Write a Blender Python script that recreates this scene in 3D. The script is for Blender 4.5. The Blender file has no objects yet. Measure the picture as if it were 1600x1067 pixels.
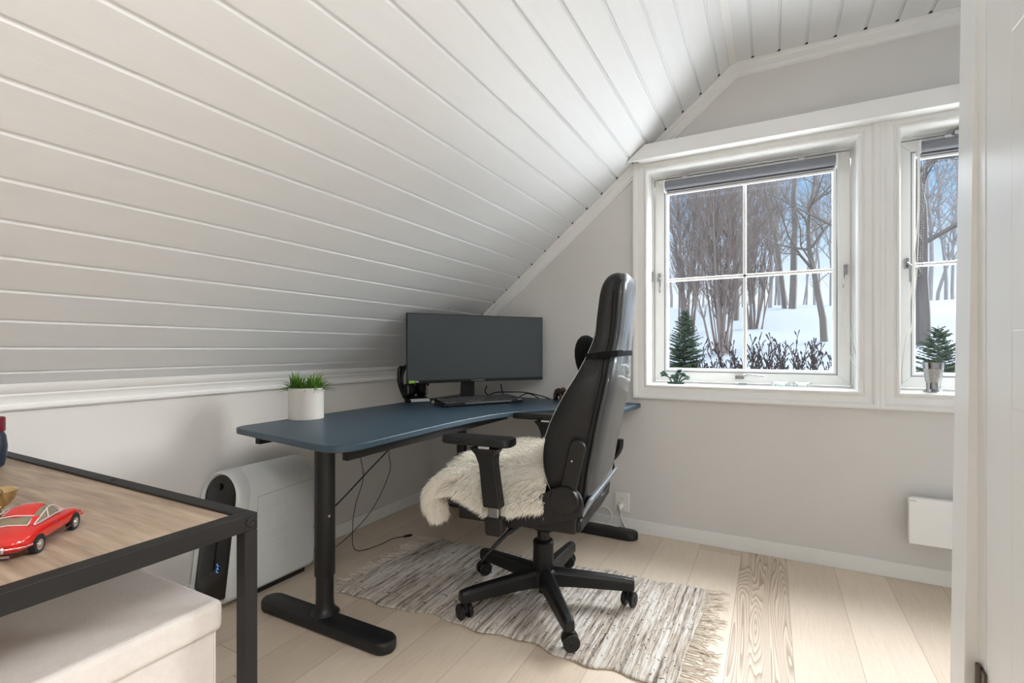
import bpy, bmesh, math, random
from mathutils import Vector, Matrix, Euler
from math import sin, cos, pi, radians as R
rnd = random.Random(7)
S = bpy.context.scene
C = S.collection

# ------------------------------------------------------------------ camera, light, exposure
cam_d = bpy.data.cameras.new('camera'); cam = bpy.data.objects.new('camera', cam_d); C.objects.link(cam)
cam.location = (0, 0, 1.0)
cam.rotation_euler = (R(90), 0, R(27.92))
cam_d.sensor_width = 36; cam_d.lens = 764.4 / 1600 * 36; cam_d.shift_y = 11.6 / 1600
cam_d.clip_start = 0.02; cam_d.clip_end = 400
S.camera = cam
S.view_settings.view_transform = 'Standard'; S.view_settings.look = 'None'
S.view_settings.gamma = 1; S.view_settings.use_curve_mapping = False
S.view_settings.exposure = 0.34
try: S.cycles.max_bounces = 10; S.cycles.diffuse_bounces = 6; S.cycles.transparent_max_bounces = 24
except Exception: pass

W = bpy.data.worlds.new('sky'); S.world = W; W.use_nodes = True
nt = W.node_tree; N = nt.nodes; Lk = nt.links; N.clear()
wo = N.new('ShaderNodeOutputWorld'); bg = N.new('ShaderNodeBackground')
tc = N.new('ShaderNodeTexCoord'); sp = N.new('ShaderNodeSeparateXYZ')
Lk.new(tc.outputs['Generated'], sp.inputs[0])
cr = N.new('ShaderNodeValToRGB'); e = cr.color_ramp.elements
e[0].position = 0.0; e[0].color = (.80, .84, .90, 1)
e[1].position = 1.0; e[1].color = (.85, .92, 1, 1)
for p_, c_ in ((.10, (.78, .84, .91, 1)), (.19, (.50, .68, .88, 1)), (.28, (.26, .52, .84, 1)), (.40, (.30, .55, .85, 1)), (.55, (.8, .9, 1, 1))):
    x = e.new(p_); x.color = c_
Lk.new(sp.outputs[2], cr.inputs[0])
sr = N.new('ShaderNodeMapRange'); sr.inputs[1].default_value = .34; sr.inputs[2].default_value = .62
sr.inputs[3].default_value = 1.0; sr.inputs[4].default_value = 2.5   # the cloud sheet overhead is far brighter than the low sky
sr.interpolation_type = 'SMOOTHSTEP'
Lk.new(sp.outputs[2], sr.inputs[0]); Lk.new(cr.outputs[0], bg.inputs[0]); Lk.new(sr.outputs[0], bg.inputs[1])
Lk.new(bg.outputs[0], wo.inputs[0])

sun_d = bpy.data.lights.new('sun', 'SUN'); sun = bpy.data.objects.new('sun', sun_d); C.objects.link(sun)
sun_d.energy = 4.5; sun_d.angle = R(28); sun_d.color = (1, .985, .96)
sun.rotation_euler = Vector((-.62, -.68, -.36)).to_track_quat('-Z', 'Y').to_euler(); sun.location = (10, 12, 8)

def area(name, loc, sx, sy, power, col=(1, .97, .93), rot=(0, 0, 0)):
    d = bpy.data.lights.new(name, 'AREA'); d.shape = 'RECTANGLE'; d.size = sx; d.size_y = sy; d.energy = power; d.color = col
    o = bpy.data.objects.new(name, d); C.objects.link(o); o.location = loc; o.rotation_euler = rot; return o
area('fill_lamp_light', (.90, -1.0, 2.372), .6, .6, 33, (.97, .99, 1))   # added room fill, at the faces of two unseen made-up ceiling panels
area('fill_lamp_light', (1.45, .55, 2.372), .6, .6, 46, (.97, .99, 1))
# unseen lamps added outside the windows, standing in for cloud and snow daylight
def aim(v): return Vector(v).to_track_quat('-Z', 'Y').to_euler()
area('window_fill_high', (.45, 3.75, 2.80), 3.0, 1.2, 300, (.97, .985, 1), aim((-.25, -1, -.70)))
area('window_fill_low', (.45, 4.3, -.05), 3.6, 1.8, 125, (1, 1, 1), aim((-.2, -.9, .75)))


# ------------------------------------------------------------------ materials
def nodes(m):
    m.use_nodes = True; return m.node_tree.nodes, m.node_tree.links, m.node_tree.nodes['Principled BSDF']
def mat(name, col, rough=.6, metal=0, var=.05, scale=8, bump=0, bscale=60, stretch=(1, 1, 1), coat=0, spec=.5, emit=0, trans=0):
    m = bpy.data.materials.new(name); n, l, b = nodes(m)
    b.inputs['Roughness'].default_value = rough; b.inputs['Metallic'].default_value = metal
    b.inputs['Specular IOR Level'].default_value = spec; b.inputs['Coat Weight'].default_value = coat
    b.inputs['Transmission Weight'].default_value = trans
    if emit:
        b.inputs['Emission Color'].default_value = (*col, 1); b.inputs['Emission Strength'].default_value = emit
    t = n.new('ShaderNodeTexCoord'); mp = n.new('ShaderNodeMapping'); mp.inputs['Scale'].default_value = stretch
    l.new(t.outputs['Object'], mp.inputs[0])
    nz = n.new('ShaderNodeTexNoise'); nz.inputs['Scale'].default_value = scale; nz.inputs['Detail'].default_value = 5
    l.new(mp.outputs[0], nz.inputs[0])
    mx = n.new('ShaderNodeMix'); mx.data_type = 'RGBA'
    mx.inputs[6].default_value = (*[c * (1 - var) for c in col], 1); mx.inputs[7].default_value = (*[min(1, c * (1 + var)) for c in col], 1)
    l.new(nz.outputs[0], mx.inputs[0]); l.new(mx.outputs[2], b.inputs['Base Color'])
    if bump:
        n2 = n.new('ShaderNodeTexNoise'); n2.inputs['Scale'].default_value = bscale; n2.inputs['Detail'].default_value = 4
        l.new(mp.outputs[0], n2.inputs[0])
        bp = n.new('ShaderNodeBump'); bp.inputs['Strength'].default_value = bump; bp.inputs['Distance'].default_value = .002
        l.new(n2.outputs[0], bp.inputs['Height']); l.new(bp.outputs[0], b.inputs['Normal'])
    return m

M = {}
M['ceil'] = mat('painted_ceiling_boards', (.785, .80, .81), .42, var=.03, scale=6, bump=.15, bscale=40, stretch=(6, .6, 6))
M['trim'] = mat('white_trim_paint', (.83, .83, .815), .35, var=.015)
M['wall'] = mat('warm_grey_wall_paint', (.69, .673, .655), .75, var=.02, scale=3, bump=.1, bscale=220)
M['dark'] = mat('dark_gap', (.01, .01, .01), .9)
M['winwhite'] = mat('window_white_paint', (.84, .84, .82), .35, var=.01)
M['gasket'] = mat('blue_grey_gasket', (.16, .2, .28), .5)
M['blackmetal'] = mat('matt_black_metal', (.008, .008, .009), .42, bump=.05, bscale=300)
M['tablemetal'] = mat('table_dark_metal', (.011, .010, .0095), .55, var=.08, bump=.1, bscale=200, spec=.3)
M['leather'] = mat('black_leather', (.008, .008, .0085), .48, bump=.2, bscale=500, spec=.35)
M['leathershine'] = mat('grey_black_leather', (.028, .032, .037), .36, bump=.03, bscale=300, coat=.6, spec=.5)
M['plastic'] = mat('black_plastic', (.007, .007, .0075), .42, bump=.1, bscale=600, spec=.4)
M['glossblack'] = mat('gloss_black', (.006, .006, .007), .10)
M['chrome'] = mat('chrome', (.75, .75, .76), .15, metal=1, var=.02)
M['darkchrome'] = mat('dark_chrome', (.30, .30, .31), .2, metal=1, var=.2, scale=60)
M['satin'] = mat('satin_metal', (.6, .6, .6), .3, metal=1, var=.05)
M['desk'] = mat('blue_linoleum_desk', (.034, .064, .092), .42, var=.10, scale=14, bump=.05, bscale=300)
M['deskedge'] = mat('blue_desk_edge', (.028, .046, .062), .45)
M['deskdark'] = mat('desk_underside_black', (.007, .007, .008), .6)
M['screen'] = mat('switched_off_screen', (.060, .072, .079), .35, var=.12, scale=3, spec=.5)
M['pcwhite'] = mat('pc_white_shell', (.62, .64, .64), .35, var=.02, bump=.02, bscale=400)
M['pcblack'] = mat('pc_front_black', (.008, .007, .007), .18)
M['pot'] = mat('cream_ceramic', (.66, .64, .60), .5, var=.03)
M['soil'] = mat('soil', (.02, .015, .01), .9, var=.4, scale=80)
M['box'] = mat('cream_linen', (.58, .54, .505), .95, var=.07, scale=90, bump=.35, bscale=450, spec=.1)
M['fur'] = mat('cream_wool', (.95, .875, .785), .8, var=.12, scale=16, spec=.1)
M['skin'] = mat('sheepskin_leather', (.66, .58, .50), .9)
M['socket'] = mat('white_plastic', (.80, .79, .75), .35, var=.01)
M['cordw'] = mat('white_cord', (.76, .74, .70), .5)
M['heater'] = mat('white_heater', (.85, .85, .84), .4, var=.01)
M['red'] = mat('toy_red', (.50, .012, .008), .12, var=.03, coat=.6)
M['brass'] = mat('brass', (.62, .45, .22), .18, metal=1, var=.08)
M['tyre'] = mat('tyre_rubber', (.01, .01, .012), .6)
M['navy'] = mat('navy_label', (.015, .022, .04), .4)
M['maroon'] = mat('maroon_cap', (.16, .008, .02), .4, var=.3, scale=60)
M['elephant'] = mat('dark_carved_wood', (.045, .02, .016), .4, var=.4, scale=40)
M['succ'] = mat('succulent_green', (.035, .085, .062), .5, var=.4, scale=60)
M['blind'] = mat('grey_blind_fabric', (.20, .21, .24), .55, var=.03)
M['whiteplas'] = mat('white_blind_plastic', (.85, .85, .87), .3, var=.01)
M['cream'] = mat('cream_blob', (.45, .41, .33), .5)
M['hinge'] = mat('bronze_hinge', (.12, .10, .085), .35, metal=.8)
M['cushion'] = mat('black_velour', (.006, .006, .006), .95, bump=.2, bscale=300, spec=.15)
M['stitch'] = mat('light_stitching', (.55, .53, .48), .7)
M['key'] = mat('dark_keycap', (.06, .06, .06), .5)
M['wax'] = mat('candle_wax', (.85, .83, .78), .5)
M['silver'] = mat('engraved_silver', (.36, .36, .36), .4, metal=.8, var=.5, scale=120, bump=.8, bscale=160)
M['green_label'] = mat('bright_green_label', (.30, .62, .06), .4)
M['white_label'] = mat('white_label', (.85, .88, .92), .4)

def glass_mat(name, tint=(1, 1, 1), refl=.06, rough=0):
    m = bpy.data.materials.new(name); n, l, b = nodes(m); n.remove(b)
    o = n['Material Output']; t = n.new('ShaderNodeBsdfTransparent'); t.inputs[0].default_value = (*tint, 1)
    g = n.new('ShaderNodeBsdfGlossy'); g.inputs['Roughness'].default_value = rough; mx = n.new('ShaderNodeMixShader')
    f = n.new('ShaderNodeLayerWeight'); f.inputs[0].default_value = .12; q = n.new('ShaderNodeMath'); q.operation = 'MULTIPLY_ADD'; q.inputs[1].default_value = .6; q.inputs[2].default_value = refl * .4
    l.new(f.outputs[1], q.inputs[0]); l.new(q.outputs[0], mx.inputs[0]); l.new(t.outputs[0], mx.inputs[1]); l.new(g.outputs[0], mx.inputs[2]); l.new(mx.outputs[0], o.inputs[0])
    return m
M['pane'] = glass_mat('window_glass', (.97, .985, .99), .04)
M['glass'] = glass_mat('clear_glass', (.86, .9, .9), .2, .02)

def math_node(n, l, op, a, b=None):
    x = n.new('ShaderNodeMath'); x.operation = op
    for i, v in enumerate((a, b)):
        if v is None: continue
        if isinstance(v, (int, float)): x.inputs[i].default_value = v
        else: l.new(v, x.inputs[i])
    return x.outputs[0]

def floor_material():
    m = bpy.data.materials.new('whitewashed_oak_planks'); n, l, b = nodes(m)
    t = n.new('ShaderNodeTexCoord'); s = n.new('ShaderNodeSeparateXYZ'); l.new(t.outputs['Object'], s.inputs[0])
    u = math_node(n, l, 'DIVIDE', math_node(n, l, 'ADD', s.outputs[0], .128), .19)
    iu = math_node(n, l, 'FLOOR', u); fu = math_node(n, l, 'FRACT', u)
    wn = n.new('ShaderNodeTexWhiteNoise'); wn.noise_dimensions = '1D'; l.new(iu, wn.inputs['W'])
    v = math_node(n, l, 'DIVIDE', math_node(n, l, 'ADD', s.outputs[1], math_node(n, l, 'MULTIPLY', wn.outputs[0], 7.3)), 1.9)
    iv = math_node(n, l, 'FLOOR', v); fv = math_node(n, l, 'FRACT', v)
    cb = n.new('ShaderNodeCombineXYZ'); l.new(iu, cb.inputs[0]); l.new(iv, cb.inputs[1])
    w2 = n.new('ShaderNodeTexWhiteNoise'); w2.noise_dimensions = '2D'; l.new(cb.outputs[0], w2.inputs['Vector'])
    # grain: rings stretched along the plank, shifted per plank
    cc = n.new('ShaderNodeCombineXYZ')
    l.new(math_node(n, l, 'SUBTRACT', fu, .5), cc.inputs[0])
    l.new(math_node(n, l, 'MULTIPLY', s.outputs[1], .42), cc.inputs[1]); l.new(math_node(n, l, 'MULTIPLY', w2.outputs[0], 37.0), cc.inputs[2])
    nz = n.new('ShaderNodeTexNoise'); nz.inputs['Scale'].default_value = 1.6; nz.inputs['Detail'].default_value = 2; nz.inputs['Distortion'].default_value = .4
    l.new(cc.outputs[0], nz.inputs[0])
    ring = math_node(n, l, 'FRACT', math_node(n, l, 'MULTIPLY', nz.outputs[0], 36.0))
    ring = math_node(n, l, 'POWER', ring, 2.2)
    c3 = n.new('ShaderNodeCombineXYZ'); l.new(math_node(n, l, 'MULTIPLY', s.outputs[0], 60), c3.inputs[0]); l.new(math_node(n, l, 'MULTIPLY', s.outputs[1], 2.2), c3.inputs[1]); l.new(w2.outputs[0], c3.inputs[2])
    n3 = n.new('ShaderNodeTexNoise'); n3.inputs['Scale'].default_value = 3; n3.inputs['Detail'].default_value = 6; l.new(c3.outputs[0], n3.inputs[0])
    # the plank whose left edge is at x=-.128 has a strong cathedral figure
    special = math_node(n, l, 'COMPARE', iu, 0.0); special.node.inputs[2].default_value = .1
    amt = math_node(n, l, 'ADD', math_node(n, l, 'MULTIPLY', special, .85), .10)
    figure = math_node(n, l, 'MULTIPLY', ring, amt)
    fine = math_node(n, l, 'MULTIPLY', math_node(n, l, 'SUBTRACT', n3.outputs[0], .5), .35)
    tone = math_node(n, l, 'MULTIPLY', math_node(n, l, 'SUBTRACT', w2.outputs[0], .5), .32)
    dark = math_node(n, l, 'ADD', math_node(n, l, 'ADD', math_node(n, l, 'ADD', figure, fine), tone), math_node(n, l, 'MULTIPLY', special, .12))
    dark = math_node(n, l, 'ADD', dark, .15)
    mx = n.new('ShaderNodeMix'); mx.data_type = 'RGBA'; mx.clamp_factor = True
    mx.inputs[6].default_value = (.74, .63, .51, 1); mx.inputs[7].default_value = (.38, .28, .195, 1)
    l.new(dark, mx.inputs[0])
    eu = math_node(n, l, 'LESS_THAN', fu, .008); ev = math_node(n, l, 'LESS_THAN', fv, .0012)
    gap = math_node(n, l, 'MAXIMUM', eu, ev)
    m2 = n.new('ShaderNodeMix'); m2.data_type = 'RGBA'; l.new(math_node(n, l, 'MULTIPLY', gap, .75), m2.inputs[0])
    l.new(mx.outputs[2], m2.inputs[6]); m2.inputs[7].default_value = (.16, .11, .07, 1)
    # knots
    vo = n.new('ShaderNodeTexVoronoi'); vo.inputs['Scale'].default_value = 1.6; l.new(t.outputs['Object'], vo.inputs[0])
    kn = math_node(n, l, 'LESS_THAN', vo.outputs['Distance'], .02)
    m3 = n.new('ShaderNodeMix'); m3.data_type = 'RGBA'; l.new(math_node(n, l, 'MULTIPLY', kn, .5), m3.inputs[0])
    l.new(m2.outputs[2], m3.inputs[6]); m3.inputs[7].default_value = (.2, .14, .1, 1)
    l.new(m3.outputs[2], b.inputs['Base Color']); b.inputs['Roughness'].default_value = .42
    bp = n.new('ShaderNodeBump'); bp.inputs['Strength'].default_value = .15; bp.inputs['Distance'].default_value = .002
    l.new(math_node(n, l, 'SUBTRACT', 1.0, math_node(n, l, 'ADD', gap, figure)), bp.inputs['Height']); l.new(bp.outputs[0], b.inputs['Normal'])
    return m
M['floor'] = floor_material()

def table_wood():
    m = bpy.data.materials.new('limed_oak_tabletop'); n, l, b = nodes(m)
    t = n.new('ShaderNodeTexCoord'); mp = n.new('ShaderNodeMapping'); mp.inputs['Scale'].default_value = (1.6, 16, 1); l.new(t.outputs['Object'], mp.inputs[0])
    nz = n.new('ShaderNodeTexNoise'); nz.inputs['Scale'].default_value = 3.0; nz.inputs['Detail'].default_value = 9; nz.inputs['Distortion'].default_value = .6; l.new(mp.outputs[0], nz.inputs[0])
    m2 = n.new('ShaderNodeMapping'); m2.inputs['Scale'].default_value = (5, 120, 1); l.new(t.outputs['Object'], m2.inputs[0])
    n2 = n.new('ShaderNodeTexNoise'); n2.inputs['Scale'].default_value = 2.0; n2.inputs['Detail'].default_value = 6; l.new(m2.outputs[0], n2.inputs[0])
    f = math_node(n, l, 'ADD', math_node(n, l, 'MULTIPLY', nz.outputs[0], .7), math_node(n, l, 'MULTIPLY', n2.outputs[0], .3))
    cr = n.new('ShaderNodeValToRGB'); e = cr.color_ramp.elements; e[0].position = .30; e[0].color = (.21, .145, .10, 1); e[1].position = .66; e[1].color = (.45, .345, .25, 1)
    l.new(f, cr.inputs[0]); l.new(cr.outputs[0], b.inputs['Base Color']); b.inputs['Roughness'].default_value = .5
    return m
M['tablewood'] = table_wood()

def rug_material():
    m = bpy.data.materials.new('woven_rag_rug'); n, l, b = nodes(m)
    t = n.new('ShaderNodeTexCoord')
    def nz(sc, scale, det=4, dist=0):
        mp = n.new('ShaderNodeMapping'); mp.inputs['Scale'].default_value = sc; l.new(t.outputs['Object'], mp.inputs[0])
        x = n.new('ShaderNodeTexNoise'); x.inputs['Scale'].default_value = scale; x.inputs['Detail'].default_value = det; x.inputs['Distortion'].default_value = dist
        l.new(mp.outputs[0], x.inputs[0]); return x.outputs[0]
    a = nz((75, 2.6, 1), 1.0, 4, .5); c = nz((220, 16, 1), 1.0, 4)
    f = math_node(n, l, 'ADD', math_node(n, l, 'MULTIPLY', a, .6), math_node(n, l, 'MULTIPLY', c, .4))
    cr = n.new('ShaderNodeValToRGB'); e = cr.color_ramp.elements
    e[0].position = .30; e[0].color = (.09, .07, .055, 1); e[1].position = .66; e[1].color = (.86, .82, .76, 1)
    for p_, c_ in ((.38, (.22, .175, .14, 1)), (.44, (.42, .38, .34, 1)), (.49, (.60, .50, .40, 1)), (.54, (.72, .69, .65, 1))):
        x = e.new(p_); x.color = c_
    l.new(f, cr.inputs[0])
    # little dark tufts where strips end
    fl = nz((55, 34, 1), 1.0, 2, .8); fk = math_node(n, l, 'GREATER_THAN', fl, .69)
    mx = n.new('ShaderNodeMix'); mx.data_type = 'RGBA'; l.new(math_node(n, l, 'MULTIPLY', fk, .8), mx.inputs[0]); l.new(cr.outputs[0], mx.inputs[6]); mx.inputs[7].default_value = (.05, .04, .035, 1)
    l.new(mx.outputs[2], b.inputs['Base Color']); b.inputs['Roughness'].default_value = .95; b.inputs['Specular IOR Level'].default_value = .1
    w = n.new('ShaderNodeTexWave'); w.bands_direction = 'Y'; w.inputs['Scale'].default_value = 60; w.inputs['Distortion'].default_value = 2; l.new(t.outputs['Object'], w.inputs[0])
    h = math_node(n, l, 'ADD', f, math_node(n, l, 'MULTIPLY', w.outputs[0], .25))
    bp = n.new('ShaderNodeBump'); bp.inputs['Strength'].default_value = 1; bp.inputs['Distance'].default_value = .006; l.new(h, bp.inputs['Height']); l.new(bp.outputs[0], b.inputs['Normal'])
    return m
M['rug'] = rug_material()
M['fringe'] = mat('undyed_cotton_fringe', (.72, .65, .56), .95, var=.15, scale=40, spec=.1)

# ------------------------------------------------------------------ mesh helper
class MB:
    def __init__(s): s.v = []; s.f = []
    def add(s, vs, fs):
        k = len(s.v); s.v += [tuple(p) for p in vs]; s.f += [tuple(i + k for i in f) for f in fs]; return s
    def box(s, a, b, rot=None, at=None):
        x0, y0, z0 = a; x1, y1, z1 = b
        vs = [Vector(p) for p in ((x0, y0, z0), (x1, y0, z0), (x1, y1, z0), (x0, y1, z0), (x0, y0, z1), (x1, y0, z1), (x1, y1, z1), (x0, y1, z1))]
        if rot is not None: vs = [rot @ p for p in vs]
        if at is not None: vs = [p + Vector(at) for p in vs]
        return s.add(vs, [(3, 2, 1, 0), (4, 5, 6, 7), (0, 1, 5, 4), (1, 2, 6, 5), (2, 3, 7, 6), (3, 0, 4, 7)])
    def loft(s, rings, close=True, caps=True):
        n = len(rings[0]); vs = [p for r in rings for p in r]; fs = []
        for i in range(len(rings) - 1):
            for j in range(n if close else n - 1):
                a = i * n + j; b = i * n + (j + 1) % n; fs.append((a, b, b + n, a + n))
        if caps: fs += [tuple(range(n))[::-1], tuple(range((len(rings) - 1) * n, len(rings) * n))]
        return s.add(vs, fs)
    def prism(s, poly, axis, a, b):
        """poly of 2-tuples in the plane across axis"""
        def mk(t): return [{0: (t, p[0], p[1]), 1: (p[0], t, p[1]), 2: (p[0], p[1], t)}[axis] for p in poly]
        return s.loft([mk(a), mk(b)])
    def tube(s, pts, r, n=8, caps=True):
        pts = [Vector(p) for p in pts]; rings = []; up = None
        for i, p in enumerate(pts):
            d = (pts[min(i + 1, len(pts) - 1)] - pts[max(i - 1, 0)])
            if d.length < 1e-9: d = Vector((0, 0, 1))
            d.normalize()
            if up is None: up = Vector((0, 0, 1)) if abs(d.z) < .9 else Vector((1, 0, 0))
            a = d.cross(up)
            if a.length < 1e-6: a = d.cross(Vector((1, .3, 0)))
            a.normalize(); b = d.cross(a).normalized(); up = b.cross(d) * -1 if False else up
            rr = r[i] if isinstance(r, (list, tuple)) else r
            rings.append([p + a * (cos(2 * pi * k / n) * rr) + b * (sin(2 * pi * k / n) * rr) for k in range(n)])
        return s.loft(rings, caps=caps)
    def cyl(s, c, r, h, n=32, axis=2, r2=None):
        c = Vector(c); ax = Vector((axis == 0, axis == 1, axis == 2)) if isinstance(axis, int) else Vector(axis).normalized()
        u = ax.orthogonal().normalized(); w = ax.cross(u); r2 = r if r2 is None else r2
        return s.loft([[c + u * (cos(2 * pi * k / n) * q) + w * (sin(2 * pi * k / n) * q) + ax * t for k in range(n)] for q, t in ((r, 0), (r2, h))])
    def lathe(s, prof, c=(0, 0, 0), n=40, axis=(0, 0, 1)):
        c = Vector(c); ax = Vector(axis).normalized(); u = ax.orthogonal().normalized(); w = ax.cross(u)
        return s.loft([[c + u * (cos(2 * pi * k / n) * max(r, 1e-5)) + w * (sin(2 * pi * k / n) * max(r, 1e-5)) + ax * z for k in range(n)] for r, z in prof])
    def ball(s, c, r, n=16, sc=(1, 1, 1)):
        c = Vector(c); rings = []
        for i in range(n // 2 + 1):
            a = -pi / 2 + pi * i / (n // 2); rr = max(cos(a), 1e-4)
            rings.append([c + Vector((cos(2 * pi * k / n) * rr * r * sc[0], sin(2 * pi * k / n) * rr * r * sc[1], sin(a) * r * sc[2])) for k in range(n)])
        return s.loft(rings)
    def xf(s, mtx):
        s.v = [tuple(mtx @ Vector(p)) for p in s.v]; return s

def obj(name, mb, m, parent=None, smooth=False, bevel=0, seg=2, subsurf=0, world=False):
    me = bpy.data.meshes.new(name); vs = mb.v
    if parent is not None and world:
        off = parent.location
        vs = [(p[0] - off.x, p[1] - off.y, p[2] - off.z) for p in vs]
    me.from_pydata(vs, [], mb.f); me.update()
    bm = bmesh.new(); bm.from_mesh(me); bmesh.ops.recalc_face_normals(bm, faces=bm.faces); bm.to_mesh(me); bm.free()
    me.materials.append(m)
    o = bpy.data.objects.new(name, me); C.objects.link(o)
    if parent is not None: o.parent = parent
    if smooth:
        for p in me.polygons: p.use_smooth = True
        if smooth != 'all':
            me.set_sharp_from_angle(angle=R(42 if smooth is True else smooth))
    if bevel:
        b = o.modifiers.new('bevel', 'BEVEL'); b.width = bevel; b.segments = seg; b.limit_method = 'ANGLE'; b.angle_limit = R(35)
    if subsurf:
        q = o.modifiers.new('sub', 'SUBSURF'); q.levels = subsurf; q.render_levels = subsurf
    return o
def thing(name, label, cat, loc=(0, 0, 0), rotz=0, group=None):
    o = bpy.data.objects.new(name, None); C.objects.link(o); o.empty_display_size = .05
    o.location = loc; o.rotation_euler = (0, 0, rotz); o['label'] = label; o['category'] = cat
    if group: o['group'] = group
    return o
def tag(o, label, cat, group=None, kind=None):
    o['label'] = label; o['category'] = cat
    if group: o['group'] = group
    if kind: o['kind'] = kind
    return o
def struct(name, mb=None, m=None, label=None, **k):
    if mb is None:
        o = bpy.data.objects.new(name, None); C.objects.link(o)
    else: o = obj(name, mb, m, **k)
    o['kind'] = 'structure'
    if label: o['label'] = label
    return o
def rect_ring(x0, x1, z0, z1, prof, y):
    """mitred frame round an opening; prof = list of (d outward, p towards the room) in order"""
    mb = MB(); rings = []
    for sx, sz in ((0, 0), (1, 0), (1, 1), (0, 1), (0, 0)):
        X = x1 if sx else x0; Z = z1 if sz else z0; dx = 1 if sx else -1; dz = 1 if sz else -1
        rings.append([(X + dx * d, y - p, Z + dz * d) for d, p in prof])
    mb.loft(rings, caps=False); return mb

# ------------------------------------------------------------------ room shell
YG = 2.68; XK = -2.04; XR = 1.85; YB = -2.6
ANG = R(39.68); GX, GZ, GS = -1.6983, 1.1508, .1125
ca, sa = cos(ANG), sin(ANG)
XB, ZC = -.170, 2.4186
def slope_z(x): return GZ + (x - GX) * math.tan(ANG)
def on_slope(t, d): return (GX + t * ca - d * sa, GZ + t * sa + d * ca)   # d = distance up, away from the room
fl = MB().box((-2.3, YB - .1, -.12), (XR + .2, YG + .1, 0)); struct('floor', fl, M['floor'])

DP = .0075; BW = .0135
def ceiling_mesh():
    mb = MB(); prof = []
    t = -.47; i = -4; prof.append(on_slope(t, 0))
    tb = (XB - GX) / ca
    for i in range(-3, 18):
        tg = i * GS
        if tg - BW < t: continue
        for k in range(5):
            q = k / 4; prof.append(on_slope(tg - BW + BW * q, DP * math.sin(q * pi / 2)))
        prof.append(on_slope(tg + .0005, 0))
    prof.append((XB, ZC))
    x = -.0758; 
    while x < XR + .1:
        for k in range(5):
            q = k / 4; prof.append((x - .006 + BW * q - BW / 2, ZC + DP * sin(q * pi / 2)))
        prof.append((x + .0012, ZC)); x += GS
    prof.append((XR + .2, ZC))
    n = len(prof)
    low = [(p[0], YB - .1, p[1]) for p in prof]; hi = [(p[0], YG + .03, p[1]) for p in prof]
    mb.loft([low, hi], close=False, caps=False)
    top = [(-2.3, ZC + .15), (XR + .2, ZC + .15)]
    mb2 = MB()
    return mb
cl = struct('ceiling', ceiling_mesh(), M['ceil'])
# roof body over the boards keeps daylight out
rb = MB().prism([on_slope(-.6, .02), on_slope((XB - GX) / ca, .02), (XB, ZC + .02), (XR + .25, ZC + .02), (XR + .25, ZC + .2), (XB - .1, ZC + .2), on_slope(-.6, .25)], 1, YB - .2, YG + .25)
struct('roof', rb, M['wall'])
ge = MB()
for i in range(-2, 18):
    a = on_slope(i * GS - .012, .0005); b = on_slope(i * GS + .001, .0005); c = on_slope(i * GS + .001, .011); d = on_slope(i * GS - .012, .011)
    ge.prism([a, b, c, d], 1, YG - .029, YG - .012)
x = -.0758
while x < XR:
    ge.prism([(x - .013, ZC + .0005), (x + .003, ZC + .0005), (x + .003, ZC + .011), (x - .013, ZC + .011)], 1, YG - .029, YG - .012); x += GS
o_ = obj('board_end_shade', ge, M['dark'], cl); o_['kind'] = 'stuff'  # black blocks paint the shade inside the open groove ends

W1 = (-.59, .345, .81, 1.955); W2 = (.494, 1.43, .81, 1.955)
def gable():
    mb = MB(); xs = [XK - .1, W1[0], XB, W1[1], W2[0], W2[1], XR + .1]
    for a, b in zip(xs, xs[1:]):
        ta = (slope_z(a) if a < XB else ZC) + .012; tb = (slope_z(b) if b <= XB + 1e-6 else ZC) + .012
        inwin = (a >= W1[0] - 1e-6 and b <= W1[1] + 1e-6) or (a >= W2[0] - 1e-6 and b <= W2[1] + 1e-6)
        if inwin:
            mb.prism([(a, -.1), (b, -.1), (b, .81), (a, .81)], 1, YG, YG + .27)
            mb.prism([(a, 1.955), (b, 1.955), (b, tb), (a, ta)], 1, YG, YG + .27)
        else: mb.prism([(a, -.1), (b, -.1), (b, tb), (a, ta)], 1, YG, YG + .27)
    return mb
struct('wall_front', gable(), M['wall'])
struct('wall_left', MB().box((XK - .12, YB - .1, -.1), (XK, YG + .05, .885)), M['wall'])
struct('wall_back', MB().box((-2.3, YB - .12, -.1), (XR + .2, YB, 2.6)), M['wall'])
struct('wall_right', MB().box((XR, YB - .1, -.1), (XR + .12, YG + .1, 2.6)), M['wall'])

# knee wall moulding
kp = [(XK, .812), (XK + .010, .812), (XK + .016, .818), (XK + .016, .828), (XK + .011, .832), (XK + .013, .848), (XK + .020, .858), (XK + .020, .864), (XK + .027, .870), (XK + .034, .886), (XK + .036, .894), (XK, .90)]
struct('trim_1', MB().prism(kp, 1, YB, YG), M['trim'], 'white moulding along the top of the knee wall', smooth=30)
# rake moulding on the gable, along the slope: profile (d down from boards, p out of wall)
def rake():
    mb = MB(); prof = [(-.002, 0), (-.002, .024), (.006, .026), (.018, .024), (.022, .020), (.050, .020), (.056, .013), (.062, .012), (.066, 0)]
    rings = []
    for (x, z), nrm in (((XK + .01, slope_z(XK + .01)), (sa, -ca)), ((XB, ZC), None), ((XR, ZC), (0, -1))):
        if nrm is None:
            h = ANG / 2; k = 1 / cos(h); nrm = (sin(h) * k, -cos(h) * k)
        rings.append([(x + nrm[0] * d, YG - p, z + nrm[1] * d) for d, p in prof])
    return mb.loft(rings)
struct('trim_2', rake(), M['trim'], 'white moulding where gable wall meets the board ceiling')
struct('trim_3', MB().prism([(XB - .014, ZC - .004 - .012), (XB + .016, ZC - .004), (XB + .016, ZC + .004), (XB - .02, ZC + .0)], 1, YB, YG - .02), M['trim'], 'thin bead where slope meets flat ceiling')
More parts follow.
